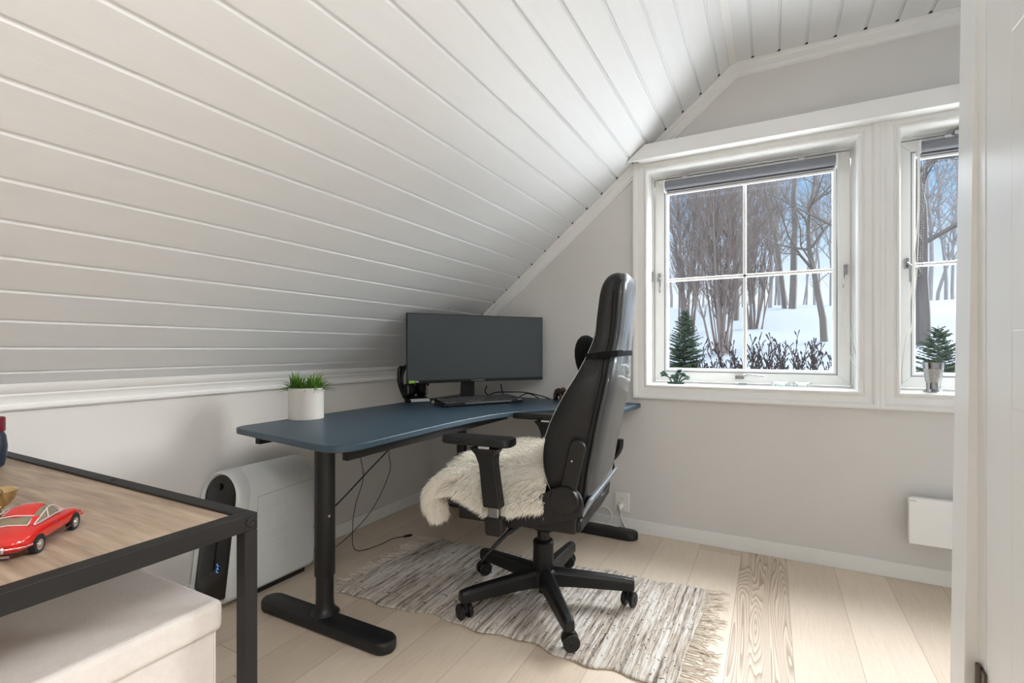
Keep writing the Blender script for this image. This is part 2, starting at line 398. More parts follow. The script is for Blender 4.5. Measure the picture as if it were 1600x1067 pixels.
# pelmet board above the windows, cut to the slope
zt, zb = 2.068, 1.992
def xat(z): return GX + (z - GZ) / math.tan(ANG) + .006
PY = YG - .10
struct('trim_4', MB().prism([(xat(zb), zb), (XR, zb), (XR, zt), (xat(zt), zt)], 1, PY, PY + .022).prism([(xat(zb) + .05, zb + .004), (XR, zb + .004), (XR, zb + .028), (xat(zb + .03) + .05, zb + .028)], 1, PY + .02, YG), M['trim'], 'long white pelmet board above the windows', bevel=.0015)
# baseboards
struct('baseboard_left', MB().box((XK, YB, 0), (XK + .013, YG, .068)), M['trim'], bevel=.002)
struct('baseboard_front', MB().box((XK, YG - .013, 0), (XR, YG, .068)), M['trim'], bevel=.002)
struct('trim_5', MB().box((-2.0, -.5, -.0), (-1.98, -.5, 0)) if False else MB().box((XR - .013, YB, 0), (XR, YG, .068)), M['trim'])

# window casings
CP = [(-.003, -.16), (-.003, .012), (.003, .020), (.010, .020), (.013, .013), (.017, .011), (.024, .016), (.048, .017), (.053, .022), (.058, .028), (.068, .030), (.075, .027), (.075, -.002)]
cz = MB(); r1 = rect_ring(*W1, CP, YG); r2 = rect_ring(*W2, CP, YG); cz.add(r1.v, r1.f); cz.add(r2.v, r2.f)
struct('trim_6', rect_ring(*W1, CP, YG), M['winwhite'], 'stepped white casing round the left window')
struct('trim_7', rect_ring(*W2, CP, YG), M['winwhite'], 'stepped white casing round the right window')

def bar_rect(x0, x1, z0, z1, w, y0, y1):
    """frame inside x0..x1, z0..z1 of width w"""
    mb = MB()
    prof = [(0, -(y0 - y0)), ]
    o = [(x0, z0), (x1, z0), (x1, z1), (x0, z1)]; i = [(x0 + w, z0 + w), (x1 - w, z0 + w), (x1 - w, z1 - w), (x0 + w, z1 - w)]
    for k in range(4):
        q = (k + 1) % 4; mb.prism([o[k], o[q], i[q], i[k]], 1, y0, y1)
    return mb
def window(name, w, label, vertical):
    o = struct(name, label=label); x0, x1, z0, z1 = w; o.location = ((x0 + x1) / 2, 2.81, z0)
    P = lambda n, mb, m, **k: obj(n, mb, m, o, world=True, **k)
    P('frame', bar_rect(x0, x1, z0, z1, .010, 2.798, 2.88), M['winwhite'])
    g = .014
    P('sash', bar_rect(x0 + g, x1 - g, z0 + g, z1 - g, .050, 2.800, 2.86), M['winwhite'], bevel=.003)
    P('gasket', bar_rect(x0 + g + .050, x1 - g - .050, z0 + g + .050, z1 - g - .050, .0045, 2.806, 2.85), M['gasket'])
    b = g + .0545
    bx = rect_ring(x0 + b + .016, x1 - b - .016, z0 + b + .016, z1 - b - .016, [(0, -.03), (0, -.01), (.008, -.001), (.016, 0), (.016, -.03)], 2.806)
    P('glazing_bead', bx, M['winwhite'])
    gx0, gx1, gz0, gz1 = x0 + b + .014, x1 - b - .014, z0 + b + .014, z1 - b - .014
    P('pane', MB().box((gx0, 2.838, gz0), (gx1, 2.842, gz1)), M['pane'])
    cz_ = (gz0 + gz1) / 2; cx_ = (gx0 + gx1) / 2
    def mun(a, b_, ax):
        mb = MB()
        if ax == 'h': mb.prism([(2.838, cz_ - .0085), (2.826, cz_ - .0085), (2.818, cz_ - .005), (2.818, cz_ + .005), (2.826, cz_ + .0085), (2.838, cz_ + .0085)], 0, a, b_)
        else: mb.prism([(cx_ - .0085, 2.838), (cx_ - .0085, 2.826), (cx_ - .005, 2.818), (cx_ + .005, 2.818), (cx_ + .0085, 2.826), (cx_ + .0085, 2.838)], 2, a, b_)
        return mb
    P('glazing_bar', mun(gx0, gx1, 'h'), M['winwhite'])
    if vertical: P('glazing_bar', mun(gz0, gz1, 'v'), M['winwhite'])
    return o, P
w1, P1 = window('window_1', W1, 'four-pane white window left of the post', True)
w2, P2 = window('window_2', W2, 'white window at the right, partly behind the door jamb', False)
def lever(P, x, z, flip=1):
    P('handle', MB().box((x - .008, 2.786, z - .022), (x + .008, 2.800, z + .026)), M['darkchrome'], bevel=.004)
    P('lever', MB().tube([(x, 2.786, z), (x, 2.772, z), (x + .010 * flip, 2.768, z - .012), (x + .010 * flip, 2.768, z - .085)], [.006, .006, .006, .0045], 8), M['darkchrome'], smooth=True)
lever(P1, -.553, 1.395); lever(P1, .312, 1.375, -1); lever(P2, .540, 1.385)
P1('latch_plate', MB().box((-.592, 2.772, 1.375), (-.586, 2.80, 1.43)), M['darkchrome'])
P1('bottom_catch', MB().box((-.165, 2.782, .845), (-.125, 2.800, .860)).tube([(-.125, 2.775, .862), (-.10, 2.772, .868), (-.03, 2.772, .862)], [.007, .006, .004], 8), M['darkchrome'], smooth=True)
P1('stay_slot', MB().box((-.15, 2.797, .818), (-.11, 2.799, .8235)), M['gasket'])
P2('vent_clip', MB().box((.70, 2.76, 1.925), (.74, 2.80, 1.945)), M['satin'], bevel=.002)

# roller blinds
def blind(label, x0, x1, z, chain, black):
    t = thing('roller_blind', label, 'blind', ((x0 + x1) / 2, 2.76, z), group=None)
    P = lambda n, mb, m, **k: obj(n, mb, m, t, world=True, **k)
    n = 24; r = .024
    P('fabric_roll', MB().cyl((x0, 2.762, z), r, x1 - x0, 32, 0), M['blind'], smooth=True)
    P('bottom_bar', MB().prism([(2.788, z - .050), (2.775, z - .050), (2.772, z - .044), (2.775, z - .038), (2.788, z - .038)], 0, x0 + .004, x1 - .004), M['whiteplas'], bevel=.001)
    P('hem_bar', MB().box((x0 + .002, 2.780, z - .033), (x1 - .002, 2.797, z - .027)), M['whiteplas'])
    P('fabric_drop', MB().box((x0 + .004, 2.783, z - .038), (x1 - .004, 2.7845, z)), M['blind'])
    P('bracket', MB().box((x0 - .008, 2.738, z - .034), (x0, 2.800, z + .028)), M['whiteplas'], bevel=.004)
    P('bracket', MB().box((x1, 2.738, z - .034), (x1 + .010, 2.800, z + .028)), M['whiteplas'], bevel=.004)
    P('mounting_rail', MB().box((x0 + .09, 2.775, z + .030), (x1 - .12, 2.789, z + .036)), M['whiteplas'])
    P('clip', MB().box((x0 + .085, 2.768, z + .024), (x0 + .11, 2.797, z + .040)), M['whiteplas'], bevel=.002)
    P('clip', MB().box((x1 - .15, 2.768, z + .024), (x1 - .125, 2.797, z + .040)), M['whiteplas'], bevel=.002)
    for k, pts in enumerate(chain):
        mb = MB().tube(pts, .0022, 6)
        P('chain', mb, M['cordw'], smooth=True)
    if black:
        mb = MB()
        for k, (px, off) in enumerate(((black, 0), (black + .008, .004))):
            for q in range(55):
                mb.ball((px - .010 * (q / 55) ** 2, 2.776, z - .062 - q * .0095), .0026, 6)
        P('bead_chain', mb, M['blackmetal'])
    return t
def curve(pts, n=10):
    """Catmull-Rom"""
    P = [Vector(p) for p in pts]; P = [P[0]] + P + [P[-1]]; out = []
    for i in range(1, len(P) - 2):
        for k in range(n):
            t = k / n; a, b, c, d = P[i - 1:i + 3]
            out.append(.5 * ((2 * b) + (c - a) * t + (2 * a - 5 * b + 4 * c - d) * t * t + (3 * b - a - 3 * c + d) * t ** 3))
    out.append(P[-2]); return out
blind('grey roller blind rolled up above the four-pane window', -.512, .268, 1.893,
      [curve([(.278, 2.745, 1.885), (.282, 2.745, 1.62), (.300, 2.745, 1.30), (.318, 2.745, 1.12), (.350, 2.70, .93), (.356, 2.66, .915)]),
       curve([(.276, 2.75, 1.885), (.276, 2.75, 1.5), (.292, 2.75, 1.25), (.300, 2.745, 1.1), (.325, 2.71, .95), (.350, 2.66, .915), (.356, 2.65, .87)])], None)
blind('grey roller blind rolled up in the right-hand window', .583, 1.36, 1.893,
      [curve([(.575, 2.735, 1.89), (.574, 2.735, 1.6), (.566, 2.735, 1.35), (.545, 2.72, 1.10), (.502, 2.66, .935)]),
       curve([(.571, 2.74, 1.89), (.570, 2.74, 1.6), (.556, 2.735, 1.38), (.528, 2.70, 1.12), (.500, 2.655, .935), (.498, 2.65, .85)])], .592)

# ------------------------------------------------------------------ door jamb and open door at the right
jb = MB().prism([(.4105, 1.616), (.4105, 1.515), (.4246, 1.515), (.4246, 1.468), (.53, 1.468), (.53, 1.616)], 2, 0, ZC + .01)
# slight lean of the leading edge, as the frame stands
jb.v = [(p[0] + (.012 * (p[2] - 1.0) if (p[0] < .411) else 0), p[1], p[2]) for p in jb.v]
struct('trim_8', jb, M['trim'], 'white door jamb at the right', bevel=.002)
struct('wall_partition', MB().box((.50, 1.475, 0), (XR, 1.60, ZC + .005)), M['wall'])
d1 = struct('door_1', label='white panelled door standing open at the right'); d1.location = (.445, 1.465, 0)
D = lambda n, mb, m, **k: obj(n, mb, m, d1, world=True, **k)
X0, X1, YA, YZ = .4246, .4646, 1.462, .60
lf = MB()
lf.box((X0, YA - .1315, .01), (X1, YA, 2.09)); lf.box((X0, YZ, .01), (X1, YZ + .13, 2.09))
for a, b in ((.01, .22), (.88, 1.037), (1.473, 1.635), (1.98, 2.09)): lf.box((X0, YZ + .13, a), (X1, YA - .1315, b))
D('door_leaf', lf, M['trim'], bevel=.0015)
for a, b in ((.22, .88), (1.037, 1.473), (1.635, 1.98)):
    y0, y1 = YZ + .13, YA - .1315; mb = MB(); rings = []
    for ins, dx in ((0, .000), (.003, .004), (.016, .016), (.022, .016), (.026, .012), (.050, .003), (.052, .003)):
        rings.append([(X0 + dx, y0 + ins, a + ins), (X0 + dx, y1 - ins, a + ins), (X0 + dx, y1 - ins, b - ins), (X0 + dx, y0 + ins, b - ins)])
    mb.loft(rings, caps=True)
    D('door_panel', mb, M['trim'])
D('hinge', MB().cyl((.419, 1.485, .20), .0075, .078, 16).box((.4175, 1.485, .205), (.4243, 1.505, .275)).box((.4185, 1.455, .205), (.4244, 1.485, .275)), M['hinge'], smooth=True)
D('hinge', MB().cyl((.419, 1.485, 1.80), .0075, .078, 16).box((.4175, 1.485, 1.805), (.4243, 1.505, 1.875)), M['hinge'], smooth=True) if False else None

# ------------------------------------------------------------------ corner desk
ZD = .705
dk = thing('corner_desk', 'blue-topped black L-shaped desk along the knee wall under the gable', 'desk', (-1.45, 1.9, 0))
K = lambda n, mb, m, **k: obj(n, mb, m, dk, world=True, **k)
def rounded(pts_r, seg=8):
    """polygon with corner radii [(x,y,r)]"""
    out = []; n = len(pts_r)
    for i in range(n):
        p = Vector(pts_r[i][:2]); r = pts_r[i][2]
        if r <= 0: out.append((p.x, p.y)); continue
        a = (Vector(pts_r[i - 1][:2]) - p).normalized(); b = (Vector(pts_r[(i + 1) % n][:2]) - p).normalized()
        ang = a.angle(b); d = r / math.tan(ang / 2); s_ = p + a * d; e_ = p + b * d
        for k in range(seg + 1):
            t = k / seg; q = s_ * (1 - t) ** 2 + p * 2 * t * (1 - t) + e_ * t * t; out.append((q.x, q.y))
    return out
front = [(-1.135, 1.25), (-1.138, 1.42), (-1.140, 1.60), (-1.132, 1.76), (-1.112, 1.90), (-1.075, 2.02), (-1.02, 2.11), (-.95, 2.175), (-.87, 2.22), (-.78, 2.25)]
outline = rounded([(-1.800, 1.135, .07), (-1.128, 1.035, .10)] + [(p[0], p[1], 0) for p in front] + [(-.655, 2.275, .05), (-.622, 2.672, .015), (-1.80, 2.672, .02)], 6)
top = MB().prism(outline, 2, ZD - .022, ZD)
K('desk_top', top, M['desk'], smooth=40, bevel=.003)
K('edge_rail', MB().box((-1.68, 1.15, ZD - .055), (-1.655, 2.5, ZD - .0225)).box((-1.215, 1.13, ZD - .062), (-1.19, 2.2, ZD - .0225)).box((-1.67, 1.16, ZD - .040), (-1.19, 1.20, ZD - .0225)), M['deskdark'], bevel=.002)
K('cross_rail', MB().box((-1.68, 2.46, ZD - .06), (-.75, 2.52, ZD - .0225)), M['deskdark'], bevel=.002)
def foot(x0, x1, y, w):
    n = 10; pts = []
    h = w / 2
    for k in range(n + 1): a = -pi / 2 + pi * k / n; pts.append((x1 - h + h * cos(a), y + h * sin(a)))
    for k in range(n + 1): a = pi / 2 + pi * k / n; pts.append((x0 + h + h * cos(a), y + h * sin(a)))
    rings = []
    for ins, z in ((.004, .002), (.001, .005), (0, .012), (0, .034), (.003, .040), (.008, .042)):
        rings.append([(p[0] + (ins if p[0] < (x0 + x1) / 2 else -ins), p[1] + (ins if p[1] < y else -ins), z) for p in pts])
    return MB().loft(rings)
K('foot', foot(-1.742, -1.098, 1.238, .085), M['blackmetal'], smooth=40)
lx, ly = -1.440, 1.258
K('leg', MB().lathe([(.052, .040), (.040, .050), (.032, .066), (.031, .095), (.031, .21), (.0305, .68)], (lx, ly, 0)), M['blackmetal'], smooth=True)
K('outer_sleeve', MB().lathe([(.033, .175), (.036, .180), (.036, .66), (.036, .665)], (lx, ly, 0)), M['blackmetal'], smooth=True)
K('sleeve_screw', MB().lathe([(.006, 0), (.005, .004)], (lx + .034, ly - .012, .40), 12, (1, -.3, 0)), M['darkchrome'])
K('top_bracket', MB().box((lx - .20, ly - .04, ZD - .040), (lx + .22, ly + .04, ZD - .0225)), M['deskdark'], bevel=.004)
K('foot', foot(-1.27, -.615, 2.565, .085), M['blackmetal'], smooth=40)
K('leg', MB().lathe([(.052, .040), (.032, .066), (.031, .69)], (-.94, 2.575, 0)), M['blackmetal'], smooth=True)
K('foot', foot(-1.98, -1.50, 2.60, .085), M['blackmetal'], smooth=40)
K('leg', MB().lathe([(.052, .040), (.032, .066), (.031, .69)], (-1.74, 2.60, 0)), M['blackmetal'], smooth=True)

# ------------------------------------------------------------------ ultrawide monitor
mc = Vector((-1.417, 2.286, 0)); mdir = Vector((.449, .675, 0)).normalized(); mn = Vector((mdir.y, -mdir.x, 0))
mo = thing('monitor', 'wide curved black monitor switched off on the blue desk', 'monitor', (mc.x, mc.y, ZD), math.atan2(mdir.y, mdir.x))
# local: x along screen, -y towards viewer, z up
Hm, Wm = .364, .405
def sag(x): return -.022 * (abs(x) / Wm) ** 2 + .010    # edges come forward (towards -y)
z0, z1 = .116, .116 + Hm
def panel(x0, x1, za, zb, front, back, n=20):
    mb = MB(); rings = []
    for k in range(n + 1):
        x = x0 + (x1 - x0) * k / n; s_ = sag(x)
        rings.append([(x, s_ + front, za), (x, s_ + back, za), (x, s_ + back, zb), (x, s_ + front, zb)])
    return mb.loft(rings)
obj('housing', panel(-Wm, Wm, z0, z1, 0, .022), M['plastic'], mo, bevel=.003)
obj('screen', panel(-Wm + .004, Wm - .004, z0 + .016, z1 - .004, -.0012, .001), M['screen'], mo)
obj('rear_shell', MB().loft([[(x, .018, a) for x, a in ((-.30, z0 + .05), (.30, z0 + .05), (.30, z1 - .05), (-.30, z1 - .05))], [(x, .065, a) for x, a in ((-.12, z0 + .10), (.12, z0 + .10), (.12, z1 - .10), (-.12, z1 - .10))]]), M['pcwhite'], mo, bevel=.01)
obj('neck', MB().loft([[(-.085, .045, .0), (-.005, .045, .0), (-.005, .075, .0), (-.085, .075, .0)], [(-.062, .045, .30), (-.002, .045, .30), (-.002, .075, .30), (-.062, .075, .30)]]), M['plastic'], mo, bevel=.004)
obj('base', MB().prism([(-.05, .06), (-.16, -.10), (-.13, -.12), (0, -.01), (.13, -.12), (.16, -.10), (.05, .06), (.05, .14), (-.05, .14)], 2, .0005, .009), M['plastic'], mo, bevel=.003)
lb = obj('green_sticker', MB().box((-Wm + .010, -.0022 + sag(-Wm + .02), z0 + .004), (-Wm + .040, -.0005 + sag(-Wm + .02), z0 + .017)), M['green_label'], mo); lb['label'] = 'bright green sticker at the lower left corner'
lb = obj('white_sticker', MB().box((-Wm + .044, -.0022 + sag(-Wm + .05), z0 + .008), (-Wm + .062, -.0005 + sag(-Wm + .05), z0 + .013)), M['white_label'], mo)
def text_mesh(name, body, size, m, parent, mtx, depth=.0004, align='CENTER'):
    cu = bpy.data.curves.new(name, 'FONT'); cu.body = body; cu.size = size; cu.extrude = depth; cu.align_x = align
    tmp = bpy.data.objects.new(name, cu); C.objects.link(tmp)
    bpy.context.view_layer.update()
    me = bpy.data.meshes.new_from_object(tmp.evaluated_get(bpy.context.evaluated_depsgraph_get()))
    bpy.data.objects.remove(tmp); me.transform(mtx); me.materials.clear(); me.materials.append(m)
    o = bpy.data.objects.new(name, me); C.objects.link(o); o.parent = parent; return o
text_mesh('lettering', 'A L I E N W A R E', .0105, M['satin'], mo, Matrix.Translation((0, .0095, z0 + .0045)) @ Matrix.Rotation(R(90), 4, 'X'))

# keyboard
kb = thing('keyboard', 'black full-size keyboard in front of the monitor', 'keyboard', (-1.385, 2.245, ZD), R(60))
kd = MB().loft([[(-.235, -.065, .001), (.235, -.065, .001), (.235, .075, .001), (-.235, .075, .001)], [(-.235, -.065, .016), (.235, -.065, .016), (.232, .075, .030), (-.232, .075, .030)]])
obj('case', kd, M['plastic'], kb, bevel=.004)
ky = MB()
for r_ in range(6):
    x = -.222
    while x < .215:
        w_ = .0165
        if r_ == 0 and -.12 < x < -.02: w_ = .0165 * 6
        y = -.052 + r_ * .0195 + (.004 if r_ == 5 else 0); z = .0165 + (y + .065) * .1
        ky.loft([[(x, y, z), (x + w_, y, z), (x + w_, y + .0165, z + .0017), (x, y + .0165, z + .0017)], [(x + .002, y + .002, z + .007), (x + w_ - .002, y + .002, z + .007), (x + w_ - .002, y + .0145, z + .0082), (x + .002, y + .0145, z + .0082)]])
        x += w_ + .0025
        if abs(x - .062) < .006 or abs(x - .135) < .006: x += .008
ks = obj('keys', ky, M['key'], kb); ks['kind'] = 'stuff'
obj('front_strip', MB().box((-.12, -.0658, .012), (.16, -.0645, .0165)), M['satin'], kb)
obj('corner_label', MB().box((.205, -.062, .0178), (.232, -.050, .019)), M['white_label'], kb)

# headset on its stand
hx, hy = -1.765, 2.18
hs = thing('headset_stand', 'black headset stand with a white plate behind the monitor edge', 'stand', (hx, hy, ZD), R(52))
obj('base', MB().loft([[(-.070, -.055, .0005), (.070, -.055, .0005), (.06, .05, .0005), (-.06, .05, .0005)], [(-.075, -.060, .012), (.075, -.060, .012), (.055, .045, .030), (-.055, .045, .030)]]), M['plastic'], hs, bevel=.003)
obj('plate', MB().box((-.055, -.001, -.0015), (.05, .024, .0015), Matrix.Rotation(R(28), 3, 'X'), (.012, -.066, .006)), M['white_label'], hs)['label'] = 'white plate on the stand foot'
obj('post', MB().tube(curve([(-.055, .03, .02), (-.075, .03, .07), (-.088, .03, .12), (-.085, .03, .19)]), [.014] * 31, 10), M['glossblack'], hs, smooth=True)
obj('cradle', MB().box((-.09, .018, .185), (-.02, .042, .20)), M['plastic'], hs, bevel=.003)
hd = thing('headset', 'black over-ear headset hanging on the stand behind the monitor', 'headset', (hx, hy, ZD + .03), R(52))
arc = [(.075 * cos(a) * 1.0, .03, .090 + .108 * sin(a)) for a in [R(-20 + 220 * k / 24) for k in range(25)]]
obj('headband', MB().tube(arc, .009, 10), M['glossblack'], hd, smooth=True)
for s_ in (-1, 1):
    obj('ear_cup', MB().lathe([(.010, -.022), (.033, -.020), (.040, -.006), (.040, .006), (.034, .014), (.012, .016)], (s_ * .040, .005, .038), 28, (s_ * .75, -.6, .15)), M['plastic'], hd, smooth=True)
    obj('ear_pad', MB().lathe([(.022, 0), (.038, .003), (.040, .012), (.036, .020), (.022, .022), (.018, .012)], (s_ * .033, .018, .036), 28, (-s_ * .75, .6, -.15)), M['cushion'], hd, smooth=True)
    obj('accent_ring', MB().tube([(s_ * .052 + .012 * cos(a) * .3, -.016, .038 + .026 * sin(a)) for a in [R(-60 + 120 * k / 8) for k in range(9)]], .0022, 6), M['satin'], hd, smooth=True)
# small cream mouse-like block beside keyboard
tag(obj('memory_stick', MB().box((-.012, -.034, 0), (.012, .034, .010), Matrix.Rotation(R(38), 3, 'Z'), (-1.640, 2.175, ZD + .0005)), M['cream'], bevel=.003), 'small beige oblong gadget between headset stand and keyboard', 'gadget')

# desk cable tangle behind keyboard
dcab = MB()
for pts in ([(-1.36, 2.43, .80), (-1.355, 2.44, .755), (-1.34, 2.45, .72), (-1.30, 2.49, .712), (-1.25, 2.55, .742), (-1.20, 2.60, .712)],
            [(-1.44, 2.41, .79), (-1.46, 2.43, .745), (-1.40, 2.46, .715), (-1.32, 2.46, .735), (-1.27, 2.52, .712)],
            [(-1.47, 2.43, .712), (-1.42, 2.46, .745), (-1.34, 2.48, .752), (-1.26, 2.54, .748), (-1.18, 2.60, .725), (-1.13, 2.60, .710)]):
    dcab.tube(curve(pts, 8), .0036, 6)
tag(obj('monitor_cable', dcab, M['plastic'], smooth=True), 'tangle of black cables behind the keyboard', 'cable')

# elephant figurine
el = thing('elephant_figurine', 'small dark carved elephant figurine on the blue desk by the gable wall', 'figurine', (-1.080, 2.615, ZD), R(-10))
eb = MB()
eb.ball((0, 0, .052), .030, 16, (1.15, .75, .85)); eb.ball((.034, 0, .062), .019, 14, (1, .9, 1.15))
for x_, y_ in ((-.022, -.012), (-.022, .012), (.020, -.012), (.020, .012)):
    eb.tube([(x_, y_, .045), (x_ * 1.15, y_, .020), (x_ * 1.2, y_, .0008)], [.012, .009, .010], 10)
eb.tube(curve([(.048, 0, .060), (.058, 0, .040), (.058, 0, .020), (.066, 0, .012)], 6), [.010 - .0003 * k for k in range(19)], 8)
eb.tube([(-.033, 0, .06), (-.038, 0, .035)], .002, 6)
eb.v = [(p[0] * .86, p[1] * .86, p[2] * .9) for p in eb.v]
obj('body', eb, M['elephant'], el, smooth='all')
for s_ in (-1, 1):
    obj('ear', MB().ball((.0225, s_ * .0155, .054), .013, 12, (.8, .25, 1.1)), M['elephant'], el, smooth='all')
    obj('tusk', MB().tube([(.041, s_ * .007, .043), (.052, s_ * .009, .032)], [.0028, .001], 6), M['white_label'], el)

# planter with grassy plant
pl = thing('potted_plant', 'grassy green plant in a cream cylinder pot at the near end of the desk', 'plant', (-1.742, 1.424, ZD))
obj('pot', MB().lathe([(.069, .0005), (.0705, .003), (.0705, .130), (.069, .132), (.066, .130), (.066, .112), (.0, .112)], (0, 0, 0), 48), M['pot'], pl, smooth=30)
obj('soil', MB().cyl((0, 0, .1125), .0655, .003, 32), M['soil'], pl)
for m_ in ('leafa', 'leafb'): M[m_] = mat(m_, {'leafa': (.08, .20, .025), 'leafb': (.20, .38, .06)}[m_], .45, var=.3, scale=50)
for clump, (cx_, cy_) in enumerate(((-.028, -.018), (.032, .015))):
    for m_, cnt in (('leafa', 110), ('leafb', 70)):
        g = MB()
        for k in range(cnt):
            a = rnd.uniform(0, 2 * pi); el_ = rnd.uniform(.05, 1.45) ** 1; ln = rnd.uniform(.050, .092)
            d = Vector((cos(a) * cos(el_), sin(a) * cos(el_), sin(el_) * .9)); b = Vector((cx_ + rnd.uniform(-.022, .022), cy_ + rnd.uniform(-.022, .022), .113 + rnd.uniform(0, .016)))
            mid = b + d * ln * .55 + Vector((0, 0, .004)); tip = b + d * ln - Vector((0, 0, .010 * cos(el_)))
            sd = d.cross(Vector((0, 0, 1))).normalized() * .0028; up_ = d.cross(sd).normalized() * .0014
            g.loft([[b - sd, b + up_, b + sd], [mid - sd, mid + up_, mid + sd], [tip - sd * .1, tip + up_ * .1, tip + sd * .1]])
        q = obj('leaves', g, M[m_], pl); q['kind'] = 'stuff'

# ------------------------------------------------------------------ white desktop computer under the desk
pc = thing('desktop_computer', 'white rounded desktop computer tower standing under the desk', 'computer', (-1.925, 1.15, 0))
PCW, PCH, PCL = .205, .505, .46
def stadium(w, h, z0=.010, n=14, ins=0, y=0, shear=.12):
    r = (w - 2 * ins) / 2; hh = h; pts = []
    zc1 = z0 + hh - ins - r; zc0 = z0 + ins + r * .4
    for k in range(n + 1): a = pi * k / n; pts.append((r * cos(a), zc1 + r * sin(a)))
    for k in range(n + 1): a = pi + pi * k / n; pts.append((r * cos(a), zc0 + r * .4 * sin(a)))
    return [(p[0], y + (p[1] - .3) * shear + (.012 * (p[0] / r) if shear else 0), p[1]) for p in pts]
sh = MB(); 
sh.loft([stadium(PCW, PCH, ins=.0165, y=.010), stadium(PCW, PCH, ins=.009, y=-.002), stadium(PCW, PCH, ins=.004, y=.004), stadium(PCW, PCH, y=.016), stadium(PCW, PCH, y=.05)], caps=False)
obj('front_rim', sh, M['pcwhite'], pc, smooth=50)
obj('shell', MB().loft([stadium(PCW, PCH, ins=.0015, y=.0515), stadium(PCW, PCH, y=.053), stadium(PCW, PCH, y=.37, shear=0), stadium(PCW, PCH, ins=.006, y=.385, shear=0)]), M['pcwhite'], pc, smooth=50)
obj('front_panel', MB().loft([stadium(PCW, PCH, ins=.0175, y=.030), stadium(PCW, PCH, ins=.0175, y=.011), stadium(PCW, PCH, ins=.025, y=.006)]), M['pcblack'], pc, smooth=40)
def slot(ins_x, za, zb, y, r):
    pts = []
    for k in range(9): a = pi * k / 8; pts.append((ins_x + r * cos(a), zb + r * sin(a)))
    for k in range(9): a = pi + pi * k / 8; pts.append((ins_x + r * cos(a), za + r * sin(a)))
    return [(p[0], y + (p[1] - .3) * .12, p[1]) for p in pts]
sl = slot(-.012, .15, .36, .005, .018); obj('slot_rim', MB().tube([*sl, sl[0]], .0016, 6), M['plastic'], pc, smooth=True)
obj('power_button', MB().lathe([(.012, 0), (.014, .003), (.012, .005)], (-.01, .020, .455), 20, (0, -1, .1)), M['plastic'], pc, smooth=True)
M['bluelight'] = mat('blue_lit_glyph', (.10, .32, .75), .4, emit=.6)
gl = MB()
for k in range(3):
    z = .135 + k * .012; yy = .0035 + (z - .3) * .12 + .003
    gl.box((.026, yy, z), (.038, yy + .002, z + .0016))
    gl.box((.026 + .005 * (k % 2), yy, z), (.0278 + .005 * (k % 2), yy + .002, z + .008))
obj('lit_display', gl, M['bluelight'], pc)
dots = MB()
for k in range(4): z = .30 + k * .013; dots.box((.040, .003 + (z - .3) * .12, z), (.047, .005 + (z - .3) * .12, z + .003))
obj('port_marks', dots, M['satin'], pc)
seam = MB().tube([(.1032, .11 + (z - .3) * .12, z) for z in (.08, .2, .3, .385)] + [(.094, .11 + .012, .44), (.094, .42, .475)] if False else [(.1028, .095, .095), (.1030, .105, .25), (.1030, .11, .39)], .0007, 4)
obj('seam', MB().tube([(.1027, .080, .12), (.1028, .10, .25), (.1027, .110, .405), (.1027, .375, .420)], .0008, 4), M['gasket'], pc)
rel = MB()      # embossed nested loops on the side
for k in range(4):
    for q in (0, 1):
        a = .011 * q; y0_, y1_ = .165 + a * .6, .245 - a * .6; zc_ = .16 + k * .052
        rel.tube([(.1029, y0_, zc_ + .004), (.1029, y0_, zc_ + .040 - a), (.1029, y1_, zc_ + .040 - a), (.1029, y1_, zc_ + .004)], .0014, 5)
obj('embossed_logo', rel, M['pcwhite'], pc, smooth=True)
obj('base_foot', MB().box((-.07, .06, .0), (.070, .36, .03)), M['plastic'], pc, bevel=.004)

# cables below the desk
def cable(name, label, pts, r, m, plug=None):
    t = MB().tube(curve(pts, 10), r, 7); o = obj(name, t, m, smooth=True); tag(o, label, 'cable'); return o
cable('power_cable', 'thick black cable sagging from the desk to the computer', [(-1.60, 1.95, .66), (-1.66, 1.86, .52), (-1.72, 1.78, .42), (-1.80, 1.66, .28), (-1.85, 1.56, .19), (-1.87, 1.545, .16)], .0035, M['plastic'])
cable('thin_cable', 'thin black cable looping low behind the desk column', [(-1.62, 1.82, .67), (-1.64, 1.82, .50), (-1.63, 1.81, .40), (-1.70, 1.76, .22), (-1.80, 1.66, .08), (-1.88, 1.60, .045), (-1.90, 1.545, .12)], .0018, M['plastic'])
ct = cable('loose_cable', 'thin black cable ending in a loose plug on the floor', [(-1.68, 1.68, .67), (-1.69, 1.68, .52), (-1.68, 1.69, .40), (-1.74, 1.70, .26), (-1.80, 1.74, .12), (-1.80, 1.76, .015), (-1.76, 1.86, .006), (-1.75, 1.97, .008), (-1.72, 2.02, .006)], .0018, M['plastic'])
obj('plug', MB().tube([(-1.72, 2.02, .007), (-1.70, 2.05, .007), (-1.695, 2.06, .007)], [.006, .007, .003], 8), M['plastic'], ct, smooth=True)

